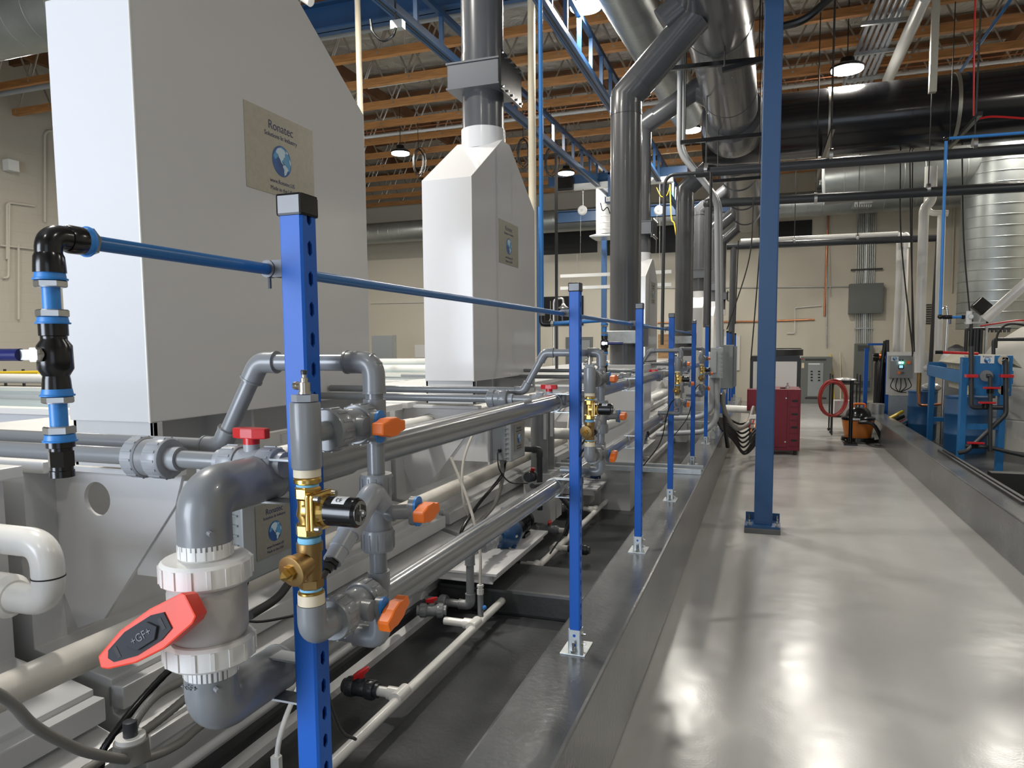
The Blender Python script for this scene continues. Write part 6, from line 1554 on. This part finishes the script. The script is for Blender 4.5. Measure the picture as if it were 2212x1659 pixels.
air_drop(xe, AY2, zz + .06, 1.25, 'black ball valve drop with navy handle hanging between the second and third posts', (1, 0, 0), elb=False)
q = at(2044, 290, Y=9.2)
t = T('air_riser', 'blue vertical air pipe dropping at the right to the pressure regulator', 'pipe', at(2030, 690, Y=9.2))
O('riser_pipe', MB().cyl(at(2044, 300, Y=9.2), at(2031, 680, Y=9.2), .0165, n=14), 'airlt', t)
O('cross_pipe', MB().cyl(at(2048, 299, Y=9.2), at(2260, 283, Y=9.2), .0165, n=14), 'airlt', t)
O('elbow', MB().sphere(at(2044, 300, Y=9.2), .03).sphere(at(2031, 684, Y=9.2), .028), 'black', t)
O('lower_pipe', MB().cyl(at(2031, 685, Y=9.2), at(2085, 685, Y=9.2), .015, n=12), 'airlt', t)
for a_, b_ in ((2036, 2056), (2077, 2084)): O('valve', MB().cyl(at(a_, 685, Y=9.2), at(b_, 685, Y=9.2), .022, n=14), 'black', t)
O('valve_lever', MB().cyl(at(2052, 690, Y=9.15), at(2052, 700, Y=9.15), .012, n=10), 'navy', t)
q = at(2093, 684, Y=9.15)
t = T('air_regulator', 'white pressure regulator with round dial at the end of the blue pipe', 'regulator', q)
O('body', MB().cyl(q - V((0, 0, .08)), q + V((0, 0, .06)), .028, n=18), 'white', t); O('dial', MB().lathe(q + V((.01, -.03, 0)), (0, -1, 0), [(0, .026), (.012, .026)], 22), 'steel', t)
O('dial_face', MB().lathe(q + V((.01, -.0425, 0)), (0, -1, 0), [(0, .022), (.001, .022)], 22), 'label', t)
# red cable drop and white conduits under the roof at the upper right
one('red_cable', ptube([(2107, -10), (2104, 120), (2103, 250)], 9.0, .009, n=8, sm=True), 'red', 'red cable dropping in front of the black duct at the right', 'cable')
one('red_cable', ptube([(2115, 256), (2150, 252), (2240, 258)], 9.6, .012, n=8, sm=True), 'red', 'red cables running right across the black duct', 'cable')
for k in range(6):
    A = at(1900 + k * 14 - (6 if k == 5 else 0), -10, Z=6.1); B = at(1820 + k * 11, 190, Z=6.05)
    one('roof_conduit', MB().cyl(A, B, .03, n=10), 'lgfit', 'grey conduit of the bundle under the roof at upper right, %s from the left' % ORD[k], 'conduit', 'conduit bundle under the roof')
A = at(2000, -10, Z=5.9); B = at(1918, 172, Z=5.9)
one('roof_pipe', MB().cyl(A, B, .085, n=20), 'wpvc', 'thick white pipe under the roof right of the conduit bundle', 'pipe')
for k, (x0, x1, y) in enumerate(((1860, 1968, 46), (1845, 1940, 112), (1830, 1915, 170))):
    one('strut_channel', MB().bar(at(x0, y + 6, Z=6.0), at(x1, y - 6, Z=6.0), .05, .05), 'galv', 'strut channel carrying the roof conduits, %s one' % ['top', 'middle', 'bottom'][k], 'channel', 'struts under the roof conduits')
one('sprinkler_pipe', MB().cyl((LW + .5, 9.35, 6.12), (RW - .5, 9.35, 6.12), .045, n=14), 'lgfit', 'grey pipe running under the joists behind the crane runways', 'pipe')
one('sprinkler_pipe', MB().cyl((LW + .5, 14.2, 6.2), (RW - .5, 14.2, 6.2), .03, n=12), 'white', 'white pipe with reddish line under the joists farther back', 'pipe')
one('copper_line', MB().cyl((LW + .5, 14.1, 6.26), (RW - .5, 14.1, 6.26), .009, n=8), 'copper', 'thin reddish line running along the white pipe under the joists', 'pipe')
t = one('blue_roof_pipe', MB().cyl(at(2190, -10, Z=5.8), at(2060, 175, Z=5.8), .022, n=12), 'air', 'blue air pipe slanting under the roof at the upper right corner', 'pipe')
one('roof_pipe', MB().cyl(at(650, -10, Y=7.2), at(672, 5, Y=7.2), .05, n=14), 'wpvc', 'white pipe stub at the top behind the largest hood', 'pipe')
# cream column between hoods and grey rod
for k, (px, Y, r, lb) in enumerate(((776, 7.6, .034, 'cream upright conduit right of the largest hood'), (1150, 8.4, .045, 'cream upright pipe beside the right edge of the second hood'))):
    x = at(px, 150 if k == 0 else 400, Y=Y).x
    one('upright_conduit', MB().cyl((x, Y, 1.26), (x, Y, 6.3), r, n=16), 'cream', lb, 'conduit', 'cream upright conduits')
x = at(1201, 500, Y=11).x
one('black_upright', MB().box(x - .02, 11, 0, x + .02, 11.04, 4.6), 'black', 'thin black upright standing left of the thickest duct', 'post')
x = at(1304, 560, Y=18).x
one('steel_column_blue', MB().box(x - .06, 18, 0, x + .06, 18.12, 5.0), 'column', 'distant blue steel column left of the thickest duct', 'column')
x = at(1160, 780, Y=17).x
one('steel_column_blue', MB().box(x - .06, 17, 0, x + .06, 17.12, 5.0), 'column', 'distant blue steel column at the right edge of the second hood', 'column')
# vertical ventilation duct with diffuser
x = at(1313, 480, Y=17.5).x
t = T('diffuser_duct', 'white ribbed vertical duct with a square diffuser left of the thickest duct', 'duct', (x, 17.5, 4.3))
zt_, zb_ = at(1313, 415, Y=17.5).z, at(1313, 507, Y=17.5).z
O('duct_pipe', MB().cyl((x, 17.5, zb_), (x, 17.5, zt_ + .4), .28, n=32), 'white', t)
for k in range(7): O('seam', MB().lathe((x, 17.5, zb_ + .1 + k * .15), (0, 0, 1), [(0, .283), (.008, .286), (.016, .283)], 32), 'white', t)
O('diffuser', MB().lathe((x, 17.5, zb_ - .08), (0, 0, 1), [(0, .52), (.03, .52), (.09, .30)], 4, ph=.785), 'galv', t, ang=20)
# hoist, balancer reels and lifting bars
for k, (px, lb) in enumerate(((1259, 'white round cable balancer hanging left of the thickest duct'), (1424, 'white round cable balancer hanging right of the thickest duct'))):
    q = at(px, 455, Y=16.08)
    t = T('cable_balancer', lb, 'balancer', q, 'white cable balancers')
    O('reel', MB().lathe(q, (0, -1, 0), [(0, .10), (.02, .105), (.06, .105), (.08, .08)], 26), 'white', t); O('hub', MB().lathe(q - V((0, .08, 0)), (0, -1, 0), [(0, .03), (.01, .03)], 16), 'galv', t)
    O('hanger_rod', MB().cyl(q + V((0, .04, .1)), V((q.x, 16.12, bz - .09)), .007, n=8), 'steel', t); O('eye', MB().lathe(q + V((0, .02, .42)), (0, -1, 0), [(0, .022), (.01, .022)], 14), 'steel', t)
    O('steel_rope', MB().cyl(q - V((.05, 0, .1)), q - V((.06, 0, 1.12 if k == 0 else .9)), .004, n=6), 'steel', t)
q = at(1309, 430, Y=15.6)
t = T('chain_hoist', 'blue and white electric hoist with capacity plate, left of the thickest duct', 'hoist', q)
O('body', pbox(1306, 424, 1330, 437, 15.6, .25), 'column', t, bevel=.02); O('suspension', MB().box(q.x + .02, 15.7, q.z, q.x + .07, 15.75, bz + .12).box(q.x + .02, 15.7, bz + .08, q.x + .07, 16.2, bz + .12), 'column', t); pl = O('capacity_plate', pbox(1309, 425, 1322, 435, 15.58, .015), 'label', t)
text('1/2', .085, basis(at(1315.5, 430.5, Y=15.578), (1, 0, 0), (0, 0, 1)), 'black', pl)
O('cables', MB().tube(smooth([at(1297, 438, Y=15.6), at(1302, 455, Y=15.6), at(1312, 448, Y=15.6), at(1318, 462, Y=15.6)]), .012, 8), 'blackm', t)
t = T('lifting_beam', 'pair of white lifting bars hanging across behind the thickest duct', 'lifting bar', at(1210, 592, Y=13.6), 'white lifting bars')
LYb = 14.6
O('upper_bar', pbox(1210, 588, 1450, 595, LYb, .06), 'white', t); O('lower_bar', pbox(1210, 615, 1450, 622, LYb, .06), 'white', t)
for px in (1232, 1428): O('link', pcyl(px, 595, 615, LYb + .03, .012), 'steel', t)
O('suspension', pcyl(1247, 550, 588, LYb + .03, .006), 'steel', t); O('suspension', pcyl(1425, 470, 588, LYb + .03, .006), 'steel', t)
one('yellow_air_hose', ptube([(1447, 398), (1450, 470), (1456, 482), (1461, 510)], 16.1, .014, n=10, sm=True), 'yellow', 'yellow coiled hose hanging from the crane bridge right of the thickest duct', 'hose')
one('yellow_air_hose', ptube([(1418, 405), (1428, 424), (1440, 422), (1447, 402)], 16.1, .01, n=8, sm=True), 'yellow', 'yellow hose loop under the crane bridge', 'hose')
for k, (px, py) in enumerate(((904, 350), (1190, 350), (1130, 330))):
    q = at(px, py, Y=jy(13.5)); mb = MB()
    for j in range(5):
        mb.tube([q + V(((.10 + .01 * j) * math.sin(a_ * math.pi / 10) + .02 * math.sin(j * 2), .01 * j, (.24 + .012 * j) * math.cos(a_ * math.pi / 10) + .02 * math.cos(j * 3))) for a_ in range(21)], .008, 6)
    mb.cyl(q + V((0, 0, .24)), V((q.x, q.y, JZ - .01)), .006, n=6)
    one('cable_coil', mb, 'blackm', ['coil of black cable under the joists between the first two hoods', 'coil of black cable under the crane runway right of the second duct', 'coil of black cable just right of the second duct'][k], 'cable coil', 'coiled black cables')
one('roof_rod', MB().cyl(at(855, 42, Y=7.04), V((at(855, 42, Y=7.04).x, 7.04, CZ)), .008, n=8), 'rod', 'thin rod holding the grey box of the cable loop at the top', 'rod')
t = T('cable_loop', 'black cable loop under the crane header beam at the top', 'cable', at(800, 45, Y=7.0))
O('cable', ptube([(800, 42), (806, 70), (826, 88), (848, 78), (855, 60)], 7.0, .014, n=10, sm=True), 'black', t); O('box', pbox(843, 42, 868, 60, 7.0, .08), 'galv', t)
one('roof_diffuser', MB().lathe(at(1418, 183, Z=6.0), (0, 0, 1), [(0, .26), (.03, .24), (.05, .12), (.12, .1)], 30), 'galv', 'round ceiling diffuser between the two angled ducts', 'diffuser')
qa_ = at(876, 178, Y=12.2); one('fluorescent_fitting', MB().cyl(qa_, V((qa_.x, qa_.y, CZ - .02)), .006, n=6).cyl(at(795, 190, Y=12.2), at(958, 165, Y=12.2), .02, n=10), 'white', 'slim white light fitting along a joist behind the first hood', 'light fitting')
